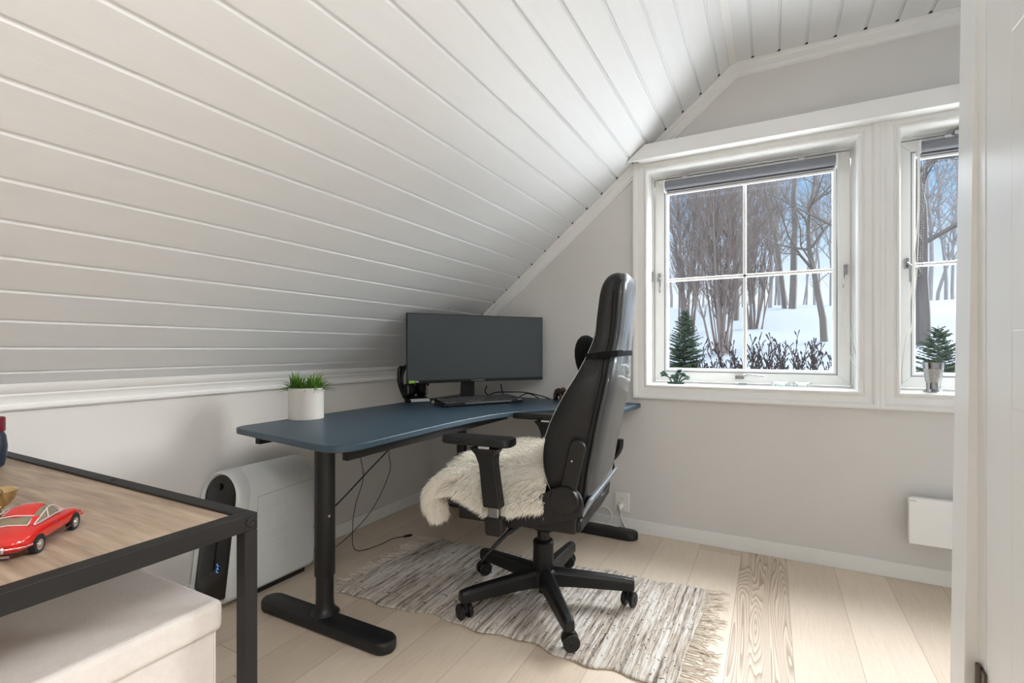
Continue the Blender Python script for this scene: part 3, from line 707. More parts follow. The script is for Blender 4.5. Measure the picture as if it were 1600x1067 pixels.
# socket and its white cords
so = thing('wall_socket', 'white double wall socket low on the gable wall', 'socket', (-.728, YG - .001, .155))
obj('plate', MB().box((-.041, -.010, -.052), (.041, 0, .052)), M['socket'], so, bevel=.004)
for zz in (.018, -.018):
    obj('outlet', MB().lathe([(.0195, 0), (.0195, .0012), (.0175, .0012), (.0170, -.006)], (0, -.0102, zz), 32, (0, -1, 0)), M['socket'], so, smooth=30)
for a, b in ((-.008, .022), (.010, .022), (0, .011)):
    obj('pin_hole', MB().cyl((a, -.0095, b), .0022, -.0012, 10, 1), M['dark'], so)
wp = thing('white_power_cord', 'white power cord plugged into the wall socket, looping over the desk foot', 'cord', (-.728, YG - .02, .137))
obj('plug', MB().tube([(-.730, YG - .012, .137), (-.730, YG - .034, .137), (-.729, YG - .040, .128), (-.728, YG - .040, .105)], [.016, .015, .011, .006], 16), M['socket'], wp, smooth=True, world=True)
obj('cord', MB().tube(curve([(-.728, YG - .040, .108), (-.725, YG - .035, .075), (-.70, YG - .040, .030), (-.672, YG - .055, .008), (-.74, YG - .085, .044), (-.82, YG - .09, .049), (-.92, YG - .09, .049), (-1.02, YG - .09, .050), (-1.10, YG - .04, .012)]), .0040, 8), M['cordw'], wp, smooth=True, world=True)
obj('cord', MB().tube(curve([(-1.02, YG - .05, .035), (-.95, YG - .04, .060), (-.88, YG - .035, .10), (-.82, YG - .035, .122), (-.783, YG - .04, .105), (-.775, YG - .05, .07), (-.79, YG - .06, .047)]), .0040, 8), M['cordw'], wp, smooth=True, world=True)

# panel heater
ht = thing('panel_heater', 'white flat panel heater low on the gable wall at the right', 'heater', (.9, YG - .06, .19))
obj('front_plate', MB().box((.507, YG - .100, .188), (1.42, YG - .082, .380)), M['heater'], ht, bevel=.004, world=True)
obj('body', MB().box((.53, YG - .080, .195), (1.40, YG - .022, .370)), M['heater'], ht, bevel=.003, world=True)
for x_ in (.62, 1.25): obj('wall_bracket', MB().box((x_, YG - .022, .22), (x_ + .04, YG, .34)), M['heater'], ht, world=True)
obj('badge', MB().box((.512, YG - .1008, .366), (.532, YG - .0995, .372)), M['satin'], ht, world=True)

# ------------------------------------------------------------------ window sill things
su = thing('succulent', 'small dark green branching succulent on the left window sill', 'succulent', (-.452, 2.735, .8105))
obj('tray', MB().loft([[(-.040, -.016, 0), (.040, -.016, 0), (.040, .016, 0), (-.040, .016, 0)], [(-.043, -.019, .012), (.043, -.019, .012), (.043, .019, .012), (-.043, .019, .012)]]), M['succ'], su, bevel=.002)
heads = [(-.062, -.004, .050, .017), (.020, -.006, .058, .020), (.058, 0, .033, .012), (-.02, .004, .038, .012), (.038, .008, .048, .010), (.002, -.008, .035, .012)]
st = MB()
for hx_, hy_, hz_, r_ in heads: st.tube(curve([(hx_ * .35, hy_, .010), (hx_ * .6, hy_, hz_ * .75), (hx_, hy_, hz_)], 6), .0038, 7)
obj('stems', st, M['succ'], su, smooth=True)
hb = MB()
for hx_, hy_, hz_, r_ in heads:
    for k in range(26):
        a = rnd.uniform(0, 2 * pi); b_ = rnd.uniform(-.5, 1.5); d = Vector((cos(a) * cos(b_), sin(a) * cos(b_), sin(b_))); c0 = Vector((hx_, hy_, hz_))
        hb.tube([c0, c0 + d * r_ * .8, c0 + d * r_ * 1.35], [.003, .0055, .0008], 5)
q = obj('rosettes', hb, M['succ'], su); q['kind'] = 'stuff'
for i, cx_ in enumerate((.041, .131)):
    tl = thing('tealight_holder', ('left', 'right')[i] + ' one of the two clear glass tealight holders on the window sill', 'candle holder', (cx_, 2.722, .8105), group='tealight holders on the sill')
    obj('glass_dish', MB().lathe([(.037, 0), (.040, .004), (.039, .020), (.040, .027), (.034, .022), (.026, .020), (.024, .008), (0, .007)], n=36), M['glass'], tl, smooth=True)
    obj('candle', MB().lathe([(.0185, .0085), (.019, .018), (.017, .019), (.003, .0185)], n=24), M['wax'], tl, smooth=True)
    obj('wick', MB().cyl((0, 0, .018), .0008, .012, 6), M['wax'], tl)
cu = thing('engraved_cup', 'silver engraved footed cup on the right window sill', 'cup', (.619, 2.722, .8105))
obj('foot', MB().lathe([(.036, 0), (.036, .004), (.031, .008), (.028, .013), (.025, .016)], n=40), M['darkchrome'], cu, smooth=True)
obj('stem_band', MB().lathe([(.024, .016), (.0245, .044), (.026, .048), (.020, .046)], n=40), M['darkchrome'], cu, smooth=True)
obj('engraved_band', MB().lathe([(.026, .046), (.028, .050), (.034, .096), (.035, .104), (.033, .104)], n=40), M['silver'], cu, smooth=True)
obj('rim', MB().lathe([(.0345, .104), (.0365, .130), (.0345, .130), (.033, .104), (.024, .05)], n=40), M['darkchrome'], cu, smooth=True)

# ------------------------------------------------------------------ gaming chair (local: x forward, y to the sitter's left, z up)
ch = thing('office_chair', 'black high-backed leather swivel chair turned towards the desk', 'chair', (-.796, 1.767, .010), R(185.7))
A = lambda n, mb, m, **k: obj(n, mb, m, ch, **k)
dz0 = -.010
A('hub', MB().lathe([(.030, .055), (.034, .060), (.040, .064), (.055, .072), (.056, .112), (.050, .124), (.044, .128)], (0, 0, 0)), M['plastic'], smooth=30)
A('gas_lift', MB().lathe([(.040, .120), (.042, .126), (.040, .205), (.041, .232), (.036, .238), (.024, .240), (.024, .300)], (0, 0, 0)), M['plastic'], smooth=30)
A('lower_stub', MB().cyl((0, 0, .030), .018, .03, 16), M['plastic'])
cpos = [(-1.108, 1.850), (-.989, 1.502), (-.594, 1.514), (-.480, 1.872), (-.807, 2.095)]
al = R(185.7)
for k, (wx, wy) in enumerate(cpos):
    dx, dy = wx + .796, wy - 1.767; a = math.atan2(dy, dx) - al; r_ = .327
    u = Vector((cos(a), sin(a), 0)); s_ = Vector((-sin(a), cos(a), 0)); rings = []
    for t, w_, zb_, zt_ in ((.030, .030, .064, .128), (.06, .027, .066, .128), (.12, .025, .068, .125), (.22, .022, .067, .119), (.315, .020, .066, .112), (.343, .018, .066, .108), (.350, .014, .070, .104)):
        c0 = u * t
        rings.append([c0 + s_ * w_ + Vector((0, 0, zb_)), c0 + s_ * w_ + Vector((0, 0, zt_ - .012)), c0 + s_ * w_ * .6 + Vector((0, 0, zt_)), c0 - s_ * w_ * .6 + Vector((0, 0, zt_)), c0 - s_ * w_ + Vector((0, 0, zt_ - .012)), c0 - s_ * w_ + Vector((0, 0, zb_))])
    A('base_arm', MB().loft(rings), M['plastic'], bevel=.003)
    cst = bpy.data.objects.new('caster', None); C.objects.link(cst); cst.parent = ch; cst.location = (u.x * r_, u.y * r_, 0); cst.rotation_euler = (0, 0, a + (R(75), R(-80), R(85), R(60), R(100))[k])
    obj('stem', MB().cyl((0, 0, .045), .006, .024, 12), M['plastic'], cst)
    obj('hood', MB().loft([[(x_ + .008, y_, z_) for x_, z_ in ((-.020, .028), (-.018, .048), (-.004, .060), (.012, .058), (.020, .042), (.012, .028))] for y_ in (-.007, .007)]), M['plastic'], cst, bevel=.003)
    for s2 in (-1, 1):
        obj('wheel', MB().lathe([(.010, 0), (.0255, .001), (.0285, .005), (.0285, .013), (.025, .016), (.010, .0145), (.006, .017), (.001, .017)], (.008, s2 * .008, .0290), 28, (0, s2, 0)), M['plastic'], cst, smooth=30)
# seat mechanism
A('mechanism', MB().loft([[(x_, y_, z_) for x_, z_ in ((-.052, .300), (.10, .335), (.17, .36), (.17, .385), (-.055, .385), (-.075, .34))] for y_ in (-.075, .075)]), M['plastic'], bevel=.012, seg=3)
A('mechanism_collar', MB().lathe([(.050, .285), (.060, .296), (.060, .330), (.05, .345)], (-.010, 0, 0)), M['plastic'], smooth=True)
A('tension_knob', MB().lathe([(.012, 0), (.024, .004), (.028, .03), (.027, .055), (.018, .066), (.002, .068)], (.115, .03, .345), 24, (0.10, .10, -1)), M['plastic'], smooth=True)
A('tilt_lever', MB().tube(curve([(.00, .10, .372), (.01, .20, .370), (.045, .26, .345), (.085, .31, .300), (.115, .33, .262)], 8), [.009] * 8 + [.010] * 8 + [.007] * 8 + [.004] * 9, 8), M['plastic'], smooth=True)
A('seat_frame', MB().box((-.18, -.20, .372), (.20, .20, .392)), M['plastic'], bevel=.006)
# seat cushion
rings = []
for x_, w_, zt_, zb_ in ((-.24, .20, .47, .40), (-.20, .25, .485, .392), (-.05, .265, .490, .386), (.12, .265, .492, .386), (.24, .26, .490, .386), (.30, .245, .475, .392), (.335, .20, .450, .405)):
    rings.append([(x_, -w_, (zt_ + zb_) / 2), (x_, -w_ * .97, zt_ - .010), (x_, -w_ * .80, zt_), (x_, -w_ * .6, zt_ - .028), (x_, 0, zt_ - .032), (x_, w_ * .6, zt_ - .028), (x_, w_ * .80, zt_), (x_, w_ * .97, zt_ - .010), (x_, w_, (zt_ + zb_) / 2), (x_, w_ * .96, zb_), (x_, 0, zb_ - .004), (x_, -w_ * .96, zb_)])
A('seat', MB().loft(rings), M['leather'], smooth='all', subsurf=2)
for s_ in (-1, 1): A('seat_side_skirt', MB().box((-.20, -.0185 + s_ * .2435, .372), (.24, .0185 + s_ * .2435, .43)), M['plastic'], bevel=.01)
# backrest: sections up the spine -> z, half width, rear x, front(bolster) x
SEC = [(.430, .20, -.215, -.165, .010), (.470, .245, -.222, -.125, .02), (.520, .262, -.232, -.105, .04), (.590, .268, -.243, -.078, .055), (.680, .268, -.262, -.085, .055), (.755, .266, -.277, -.112, .045), (.830, .262, -.294, -.150, .035), (.900, .248, -.306, -.192, .025), (.955, .206, -.306, -.212, .015), (1.000, .172, -.312, -.226, .008), (1.040, .160, -.317, -.237, .004), (1.100, .158, -.322, -.242, .002), (1.190, .156, -.329, -.253, .002), (1.232, .146, -.332, -.268, .002), (1.255, .118, -.329, -.287, .0), (1.263, .08, -.324, -.300, 0)]
def section(z, w, xr, xf, conc):
    wi = w * .66
    return [(xr - .012, 0, z), (xr - .012, w * .55, z), (xr - .006, w * .80, z), (xr + .012, w * .91, z), ((xr + xf) / 2, w + .004, z), (xf - .012, w + .001, z), (xf, w - .008, z), (xf - .004, w * .86, z),
            (xf - conc - .006, wi, z), (xf - conc, 0, z), (xf - conc - .006, -wi, z), (xf - .004, -w * .86, z), (xf, -w + .008, z), (xf - .012, -w - .001, z), ((xr + xf) / 2, -w - .004, z), (xr + .012, -w * .91, z), (xr - .006, -w * .80, z), (xr - .012, -w * .55, z)]
A('backrest', MB().loft([section(*s_) for s_ in SEC]), M['leather'], smooth='all', subsurf=2)
# rear cover, a smoother glossier panel
def interp(z):
    for a, b in zip(SEC, SEC[1:]):
        if a[0] <= z <= b[0]:
            t = (z - a[0]) / (b[0] - a[0]); return [a[k] + (b[k] - a[k]) * t for k in range(5)]
    return list(SEC[-1])
rr = []
zs = [.47 + (1.250 - .47) * k / 26 for k in range(27)]
for z in zs:
    q3 = [interp(min(1.25, max(.44, z + d_))) for d_ in (-.03, -.015, 0, .015, .03)]; w = sum(q_[1] for q_ in q3) / 5 - .004; xr = sum(q_[2] for q_ in q3) / 5
    if z > 1.24: w *= .97
    w *= .90; rr.append([(xr + .010, w + .0055, z), (xr - .006, w * .93, z), (xr - .0165, w * .6, z), (xr - .0175, 0, z), (xr - .0165, -w * .6, z), (xr - .006, -w * .93, z), (xr + .010, -w - .0055, z), (xr, 0, z)])
A('rear_cover', MB().loft(rr), M['leathershine'], smooth='all')
for s_ in (1, -1):
    A('stitching', MB().tube([(interp(z)[3] - .006, s_ * (interp(z)[1] + .0025), z) for z in zs[1:-1]], .0008, 5), M['stitch'])
    A('side_seam', MB().tube([(interp(z)[2] + .024, s_ * (interp(z)[1] * .955 + .002), z) for z in zs[:-2]], .0015, 5), M['cushion'])
# elastic strap and neck cushion
zS = .962; _, w, xr, xf, _c = interp(zS)
def strap_ring(dz): 
    rg = []
    for (x_, y_) in ((xf + .006, 0), (xf + .006, w * .8), (xf - .002, w + .003), ((xf + xr) / 2, w + .0085), (xr + .004, w * .93 + .006), (xr - .014, w * .80), (xr - .0195, w * .5), (xr - .0205, 0), (xr - .0195, -w * .5), (xr - .014, -w * .80), (xr + .004, -w * .93 - .006), ((xf + xr) / 2, -w - .0085), (xf - .002, -w - .003), (xf + .006, -w * .8)):
        rg.append((x_, y_ * (1 - (dz * .9 if dz > 0 else dz * .7)) , zS + dz + (xf - x_) * .12))
    return rg
A('elastic_strap', MB().loft([strap_ring(-.011), strap_ring(.011)], caps=False), M['cushion'])
A('neck_cushion', MB().ball((0, 0, 0), 1, 24, (.045, .150, .100)).xf(Matrix.Translation((-.190, 0, .945)) @ Matrix.Rotation(R(14), 4, 'Y')), M['cushion'], smooth='all')
A('lumbar_cushion', MB().ball((0, 0, 0), 1, 20, (.040, .17, .08)).xf(Matrix.Translation((-.115, 0, .70)) @ Matrix.Rotation(R(-10), 4, 'Y')), M['cushion'], smooth='all')
# recline joints, side plates, armrests, both sides
def capsule(p0, p1, r0, r1, n=12):
    p0 = Vector(p0); p1 = Vector(p1); d = (p1 - p0).normalized(); nrm = Vector((-d.y, d.x)); out = []
    b = math.atan2(d.y, d.x)
    for k in range(n + 1): a = b - pi / 2 + pi * k / n; out.append((p1.x + r1 * cos(a), p1.y + r1 * sin(a)))
    for k in range(n + 1): a = b + pi / 2 + pi * k / n; out.append((p0.x + r0 * cos(a), p0.y + r0 * sin(a)))
    return out
for s_ in (1, -1):
    y0_, y1_ = (.268, .284) if s_ > 0 else (-.284, -.268)
    A('side_plate', MB().prism(capsule((-.170, .480), (.02, .405), .060, .030), 1, y0_, y1_), M['plastic'], bevel=.004)
    A('side_strut', MB().prism(capsule((-.175, .500), (-.212, .668), .027, .027), 1, y0_ + .004 * s_, y1_ + .006 * s_), M['plastic'], bevel=.005)
    A('recline_cover', MB().lathe([(.048, 0), (.048, .014), (.045, .020), (.002, .021)], (-.170, s_ * .280, .494), 36, (0, s_, 0)), M['plastic'], smooth=30)
    A('bolt', MB().lathe([(.0035, 0), (.003, .002), (.0005, .003)], (-.195, s_ * .291, .625), 12, (0, s_, 0)), M['chrome'])
    A('bolt', MB().lathe([(.0035, 0), (.003, .002), (.0005, .003)], (-.095, s_ * .2845, .450), 12, (0, s_, 0)), M['chrome'])
    Y = s_ * .325
    A('arm_bracket', MB().tube([(.055, s_ * .16, .380), (.060, s_ * .25, .378), (.062, s_ * .30, .385)], [.020, .020, .018], 10), M['plastic'], smooth=True)
    A('arm_socket', MB().loft([[(.062 + a * u_, Y + b * .022, z_) for a, b in ((-1, -1), (1, -1), (1, 1), (-1, 1))] for z_, u_ in ((.362, .024), (.372, .030), (.420, .032))]), M['plastic'], bevel=.004)
    A('arm_inner_tube', MB().box((.046, Y - .012, .415), (.084, Y + .012, .47)), M['darkchrome'], bevel=.004)
    A('arm_post', MB().loft([[(c_ + a * u_, Y + b * q_, z_) for a, b in ((-1, -1), (1, -1), (1, 1), (-1, 1))] for z_, c_, u_, q_ in ((.455, .067, .032, .022), (.600, .086, .030, .022), (.632, .092, .036, .026), (.655, .095, .052, .032))]), M['plastic'], bevel=.005)
    pad = rounded([(-.005, -.045, .03), (.258, -.040, .035), (.258, .040, .035), (-.005, .045, .03)], 6)
    A('arm_pad', MB().loft([[(p[0] * .98 + .002, p[1] * .9 + Y, .6640) for p in pad], [(p[0], p[1] + Y, .6680) for p in pad], [(p[0], p[1] + Y, .684) for p in pad], [(p[0] * .985 + .002, p[1] * .93 + Y, .6895) for p in pad], [(p[0] * .9 + .012, p[1] * .6 + Y, .6905) for p in pad]]), M['plastic'], smooth=30)
    A('arm_pad_catch', MB().box((.07, Y - .036, .655), (.11, Y + .036, .665)), M['chrome'], bevel=.002)
# pale flap below the backrest and rear lever
M['paleleather'] = mat('pale_grey_flap', (.26, .30, .34), .35, coat=.3)
A('rear_flap', MB().loft([[(-.205, -.21, .400), (-.205, .21, .400), (-.190, .21, .392), (-.190, -.21, .392)], [(-.250, -.24, .49), (-.250, .24, .49), (-.235, .24, .49), (-.235, -.24, .49)]]), M['paleleather'], bevel=.006)
A('rear_seat_edge', MB().box((-.215, -.245, .375), (-.17, .245, .42)), M['leather'], bevel=.012, seg=3)
A('recline_lever', MB().tube(curve([(-.17, -.285, .49), (-.22, -.300, .52), (-.245, -.305, .56), (-.25, -.305, .60)], 6), [.014] * 19, 8), M['plastic'], smooth=True)

# ------------------------------------------------------------------ sheepskin draped on the seat
def sheepskin():
    mb = MB(); r2 = random.Random(3)
    # surface points in chair-local space with a normal and combing direction
    base = MB(); pts = []
    def surf(u, v):
        """u 0..1 back->front, v 0..1 near(+y) edge -> far"""
        x = -.095 + u * .42; y = .284 - max(0, v - .05) * .56
        z = .508 + .028 * math.exp(-((v - .55) / .5) ** 2)
        z += (.04 + .06 * min(1, max(0, v - .1) / .5)) * math.exp(-(u / .20) ** 2)      # climbs the backrest
        z += .035 * math.exp(-((v - 1.0) / .22) ** 2)                        # far bolster
        z -= (.040 + .055 * (1 / (1 + math.exp((u - .50) * 14)))) * math.exp(-((v) / .10) ** 2) + .012 * math.exp(-((v - .0) / .3) ** 2)
        z -= .10 * max(0, u - .82) ** 1.2
        z += .012 * sin(9 * u + 3 * v) * cos(7 * v)
        return Vector((x, y, z))
    nu, nv = 30, 34; idx = []
    for i in range(nu + 1):
        idx.append([surf(i / nu, j / nv) for j in range(nv + 1)])
    base.loft([[idx[i][j] for j in range(nv + 1)] for i in range(nu + 1)], close=False, caps=False)
    # hanging leg piece of the skin at the near front corner
    tail = curve([(.24, .22, .535), (.295, .235, .515), (.335, .245, .475), (.345, .25, .42), (.33, .25, .375)], 8)
    wid = [.060, .058, .055, .050, .045]
    tr = []
    for k, p in enumerate(tail):
        q = k / (len(tail) - 1); w_ = .060 * (1 - q ** 3) ** .5 + .004; tr.append([p + Vector((a * w_ * .3, b * w_, c_ * .012)) for a, b, c_ in ((0, -1, 0), (.5, -.5, .8), (.8, 0, 1), (.5, .5, .8), (0, 1, 0), (-.6, 0, -1))])
    base.loft(tr)
    def blade(p, n, comb, L, w):
        d1 = (n * 1.0 + comb * .5 + Vector((r2.gauss(0, .25), r2.gauss(0, .25), r2.gauss(0, .15)))).normalized()
        d2 = (n * .35 + comb * 1.0 + Vector((r2.gauss(0, .3), r2.gauss(0, .3), -.25))).normalized()
        a = p - n * .004; b = a + d1 * L * .5; c_ = b + d2 * L * .5
        s_ = d1.cross(Vector((r2.uniform(-1, 1), r2.uniform(-1, 1), r2.uniform(-1, 1)))).normalized() * w
        k = len(mb.v); mb.v += [tuple(a - s_), tuple(a + s_), tuple(b - s_ * .8), tuple(b + s_ * .8), tuple(c_)]
        mb.f += [(k, k + 1, k + 3, k + 2), (k + 2, k + 3, k + 4)]
    for k in range(48000):
        u = r2.random(); v = r2.random() ** 1.15; p = surf(u, v); e_ = .01
        du = surf(u + e_, v) - p; dv = surf(u, v + e_) - p; n = dv.cross(du).normalized()
        if n.z < 0: n = -n
        comb = Vector((.35 + (.4 if u > .8 else 0), (.45 if v < .35 else -.2 + r2.uniform(-.5, .5)), -.35 if v < .3 else -.05))
        if v < .10: n = n * .45
        blade(p, n, comb, r2.uniform(.030, .062) * (.75 if v < .10 else 1), .0013)
    for k in range(11000):
        q = r2.random(); i = min(int(q * (len(tail) - 1)), len(tail) - 2); p0 = tail[i].lerp(tail[i + 1], q * (len(tail) - 1) - i)
        a = r2.uniform(0, 2 * pi); n = Vector((cos(a) * .8, sin(a), .25 * (1 - q))).normalized(); w_ = .046 * (1 - q ** 3) ** .5 + .004
        t = (tail[i + 1] - tail[i]).normalized(); p = p0 + Vector((n.x * w_ * .45, n.y * w_, 0))
        blade(p, n * .7, t * 1.0, r2.uniform(.030, .055), .0013)
    return base, mb
sb, sf = sheepskin()
sk = thing('sheepskin', 'cream long-haired sheepskin draped over the chair seat', 'sheepskin', (-.796, 1.767, .010), R(185.7))
obj('hide', sb, M['skin'], sk, smooth='all')
q = obj('wool', sf, M['fur'], sk); q['kind'] = 'stuff'

# ------------------------------------------------------------------ rag rug
rg = thing('rag_rug', 'woven beige and grey rag rug with fringed ends under the chair', 'rug', (-.9, 1.78, 0))
RX0, RX1 = -1.575, -.235
def ry(x, side):
    t = (x - RX0) / (RX1 - RX0)
    if side < 0: return 1.425 + .035 * sin(3.1 * t) + .012 * sin(23 * t) + .006 * sin(61 * t) + .04 * t
    return 2.085 + .075 * t + .008 * sin(27 * t + 1) + .004 * sin(57 * t)
def rz(x, y): return .0062 + .0022 * sin(x * 9 + y * 2) * sin(y * 5 + 1) + .0016 * sin(x * 31 + sin(y * 4) * 2)
nx, ny = 300, 60; rb_ = MB(); 
grid = []
for i in range(nx + 1):
    x = RX0 + (RX1 - RX0) * i / nx; a, b = ry(x, -1), ry(x, 1); row = []
    for j in range(ny + 1):
        y = a + (b - a) * j / ny; xo = .010 * sin(y * 7 + i * .02)
        e_ = min(j, ny - j) / ny; row.append((x + xo, y, max(.001, rz(x, y) * (1 if e_ > .02 else .5)) + .0011 * sin(i * 1.7) + .0009 * sin(i * 3.9 + y * 30)))
    grid.append(row)
rb_.loft(grid, close=False, caps=False)
rr_ = MB(); 
obj('woven_body', rb_, M['rug'], rg, world=True, smooth='all').modifiers.new('t', 'SOLIDIFY').thickness = .004
for end in (0, 1):
    fm = MB(); r3 = random.Random(5 + end)
    n = 66
    for k in range(n):
        x = RX0 if end == 0 else RX1; y = ry(x, -1) + (ry(x, 1) - ry(x, -1)) * (k + r3.random()) / n; s_ = -1 if end == 0 else 1
        L = r3.uniform(.05, .10); a = r3.gauss(0, .35); pts = [(x - s_ * .012 + .010 * sin(y * 7 + (0 if end == 0 else nx) * .02), y, .007)]
        for q_ in range(1, 6):
            t = q_ / 5; pts.append((x + s_ * L * t * cos(a), y + L * t * sin(a) + .010 * sin(q_ * 1.9 + k) * t, .004 + .004 * abs(sin(q_ + k))))
        fm.tube(pts, [.0030, .0028, .0027, .0025, .0022, .0012], 5)
    q = obj('fringe', fm, M['fringe'], rg, world=True, smooth=True); q['kind'] = 'stuff'
# loose rag ends standing on the surface
lm = MB(); r3 = random.Random(9)
M['ragend'] = mat('dark_rag_end', (.09, .075, .065), .95, var=.5, scale=30, spec=.1)
for k in range(520):
    x = r3.uniform(RX0 + .02, RX1 - .02); x = x if r3.random() < .35 else r3.uniform(-1.0, RX1 - .02); y = r3.uniform(ry(x, -1) + .01, ry(x, 1) - .01); a = r3.uniform(0, 2 * pi); L = r3.uniform(.004, .011); z = rz(x, y) + .0022
    lm.tube([(x, y, z), (x + L * cos(a), y + L * sin(a), z + .003)], [.0016, .0009], 4)
q = obj('rag_ends', lm, M['ragend'], rg, world=True); q['kind'] = 'stuff'

# ------------------------------------------------------------------ side table in the foreground, with its contents
TZ = .700; TX, TY = -.836, .577
tb = thing('metal_frame_table', 'dark metal framed table with a limed oak top in the left foreground', 'table', (-1.42, .25, 0))
T = lambda n, mb, m, **k: obj(n, mb, m, tb, world=True, **k)
TX0, TY0 = -2.02, -.12; w_ = .028
T('table_top', MB().box((TX0 + w_, TY0 + w_, TZ - .022), (TX - w_, TY - w_, TZ - .005)), M['tablewood'])
T('frame_rail', MB().box((TX - w_, TY0, TZ - .030), (TX, TY, TZ)), M['tablemetal'], bevel=.0015)
T('frame_rail', MB().box((TX0, TY0, TZ - .030), (TX0 + w_, TY, TZ)), M['tablemetal'], bevel=.0015)
T('frame_rail', MB().box((TX0 + w_, TY - w_, TZ - .030), (TX - w_, TY, TZ)), M['tablemetal'], bevel=.0015)
T('frame_rail', MB().box((TX0 + w_, TY0, TZ - .030), (TX - w_, TY0 + w_, TZ)), M['tablemetal'], bevel=.0015)
for x_ in (TX0, TX - .025):
    for y_ in (TY0, TY - .025): T('leg', MB().box((x_, y_, 0), (x_ + .025, y_ + .025, TZ - .0305)), M['tablemetal'], bevel=.0015)
T('bolt', MB().lathe([(.0085, 0), (.0085, .002), (.006, .004), (.004, .0025), (.001, .0025)], (TX, TY - .014, TZ - .015), 16, (1, 0, 0)), M['tablemetal'], smooth=30)
T('rail_screw', MB().lathe([(.006, 0), (.005, .0015), (.001, .0018)], (-1.33, TY - .014, TZ), 12), M['tablemetal'])
bxo = thing('storage_box', 'cream linen storage box with a lid under the dark metal table', 'box', (-1.27, .33, 0))
B = lambda n, mb, m, **k: obj(n, mb, m, bxo, world=True, **k)
B('lid', MB().box((-1.68, .10, .487), (-.885, .545, .543)), M['box'], bevel=.012, seg=4)
B('body', MB().box((-1.668, .112, .002), (-.897, .535, .488)), M['box'], bevel=.004)
B('corner_piping', MB().tube([(-.8975, .5345, .01), (-.8975, .5345, .486)], .002, 6), M['box'])

# toy car (local: x forward)
car = thing('toy_car', 'red vintage toy coupe seen from behind on the oak table', 'toy car', (-1.028, .325, TZ - .005), math.atan2(.69, -.72))
Lc = .088
CS = [(-.088, .020, .030, .016), (-.082, .030, .034, .011), (-.066, .0345, .040, .010), (-.045, .0355, .0440, .010), (-.020, .0355, .0420, .010), (.010, .0355, .0415, .010), (.030, .0355, .0405, .010), (.055, .0350, .0385, .010), (.074, .0320, .0335, .011), (.084, .024, .026, .014), (.088, .014, .022, .016)]
rings = []
for x_, w_c, zt_, zb_ in CS:
    zm_ = (zt_ + zb_) / 2
    fen = .0025 if abs(x_ - .06) < .02 else 0
    rings.append([(x_, -w_c * .9, zb_), (x_, -w_c, zm_ - .004), (x_, -w_c, zm_ + .006), (x_, -w_c * .90, zt_ - .004 + fen), (x_, -w_c * .55, zt_ + (.001 if x_ < .02 else -.002)), (x_, 0, zt_ + (.0025 if x_ < .03 else -.001)),
                  (x_, w_c * .55, zt_ + (.001 if x_ < .02 else -.002)), (x_, w_c * .90, zt_ - .004 + fen), (x_, w_c, zm_ + .006), (x_, w_c, zm_ - .004), (x_, w_c * .9, zb_)])
obj('car_body', MB().loft(rings), M['red'], car, smooth='all', subsurf=2)
M['carglass'] = mat('toy_window', (.20, .17, .11), .08, var=.3, scale=40)
M['cartrim'] = mat('toy_window_trim', (.72, .60, .62), .25, metal=.3)
GH = [(-.050, .022, .043), (-.035, .026, .052), (-.015, .0255, .0605), (.002, .0245, .0615), (.012, .024, .0575), (.026, .026, .0415)]
def gh(sc, dz, a=0, b=6): return [[(x_, -w_c * 1.12 * sc, .040), (x_, -w_c * .92 * sc, .040 + (z_ - .040) * .72 + dz), (x_, -w_c * .6 * sc, z_ + dz), (x_, w_c * .6 * sc, z_ + dz), (x_, w_c * .92 * sc, .040 + (z_ - .040) * .72 + dz), (x_, w_c * 1.12 * sc, .040)] for x_, w_c, z_ in GH[a:b]]
obj('windows', MB().loft(gh(1, 0)), M['carglass'], car, smooth=60)
rf = [[(x_, -w_c * .96, .040 + (z_ - .040) * .80), (x_, -w_c * .60, z_ + .0015), (x_, 0, z_ + .0028), (x_, w_c * .60, z_ + .0015), (x_, w_c * .96, .040 + (z_ - .040) * .80), (x_, 0, z_ - .001)] for x_, w_c, z_ in ((-.037, .026, .0505), (-.028, .026, .056), (-.015, .0255, .0610), (.000, .0245, .0620), (.010, .0240, .0590))]
obj('roof', MB().loft(rf), M['red'], car, smooth='all', subsurf=1)
tr_ = MB()
for s_ in (-1, 1):
    tr_.tube([(-.048, s_ * .0275, .0425), (-.030, s_ * .0275, .0505), (-.010, s_ * .0265, .0575), (.006, s_ * .026, .057), (.026, s_ * .029, .0425), (-.048, s_ * .0285, .0420)], .0009, 6)
    tr_.tube([(-.013, s_ * .0285, .042), (-.013, s_ * .0262, .0575)], .0009, 6)
tr_.tube([(-.052, -.022, .0435), (-.037, -.022, .0525), (-.036, 0, .0545), (-.037, .022, .0525), (-.052, .022, .0435), (-.053, 0, .0455), (-.052, -.022, .0435)], .0009, 6)
obj('window_trim', tr_, M['cartrim'], car, smooth=True)
obj('pillar', MB().loft([[(-.052, s2 * .0215, .0435), (-.044, s2 * .0275, .0425), (-.032, s2 * .0268, .0510), (-.039, s2 * .0215, .0525)] for s2 in (1.0, 1.03)]), M['red'], car)
obj('pillar', MB().loft([[(-.052, -s2 * .0215, .0435), (-.044, -s2 * .0275, .0425), (-.032, -s2 * .0268, .0510), (-.039, -s2 * .0215, .0525)] for s2 in (1.0, 1.03)]), M['red'], car)
bp_ = MB().tube(curve([(-.070, -.0362, .020), (-.084, -.031, .0205), (-.0905, -.016, .021), (-.092, 0, .0212), (-.0905, .016, .021), (-.084, .031, .0205), (-.070, .0362, .020)], 5), .0018, 8)
obj('rear_bumper', bp_, M['red'], car, smooth=True)
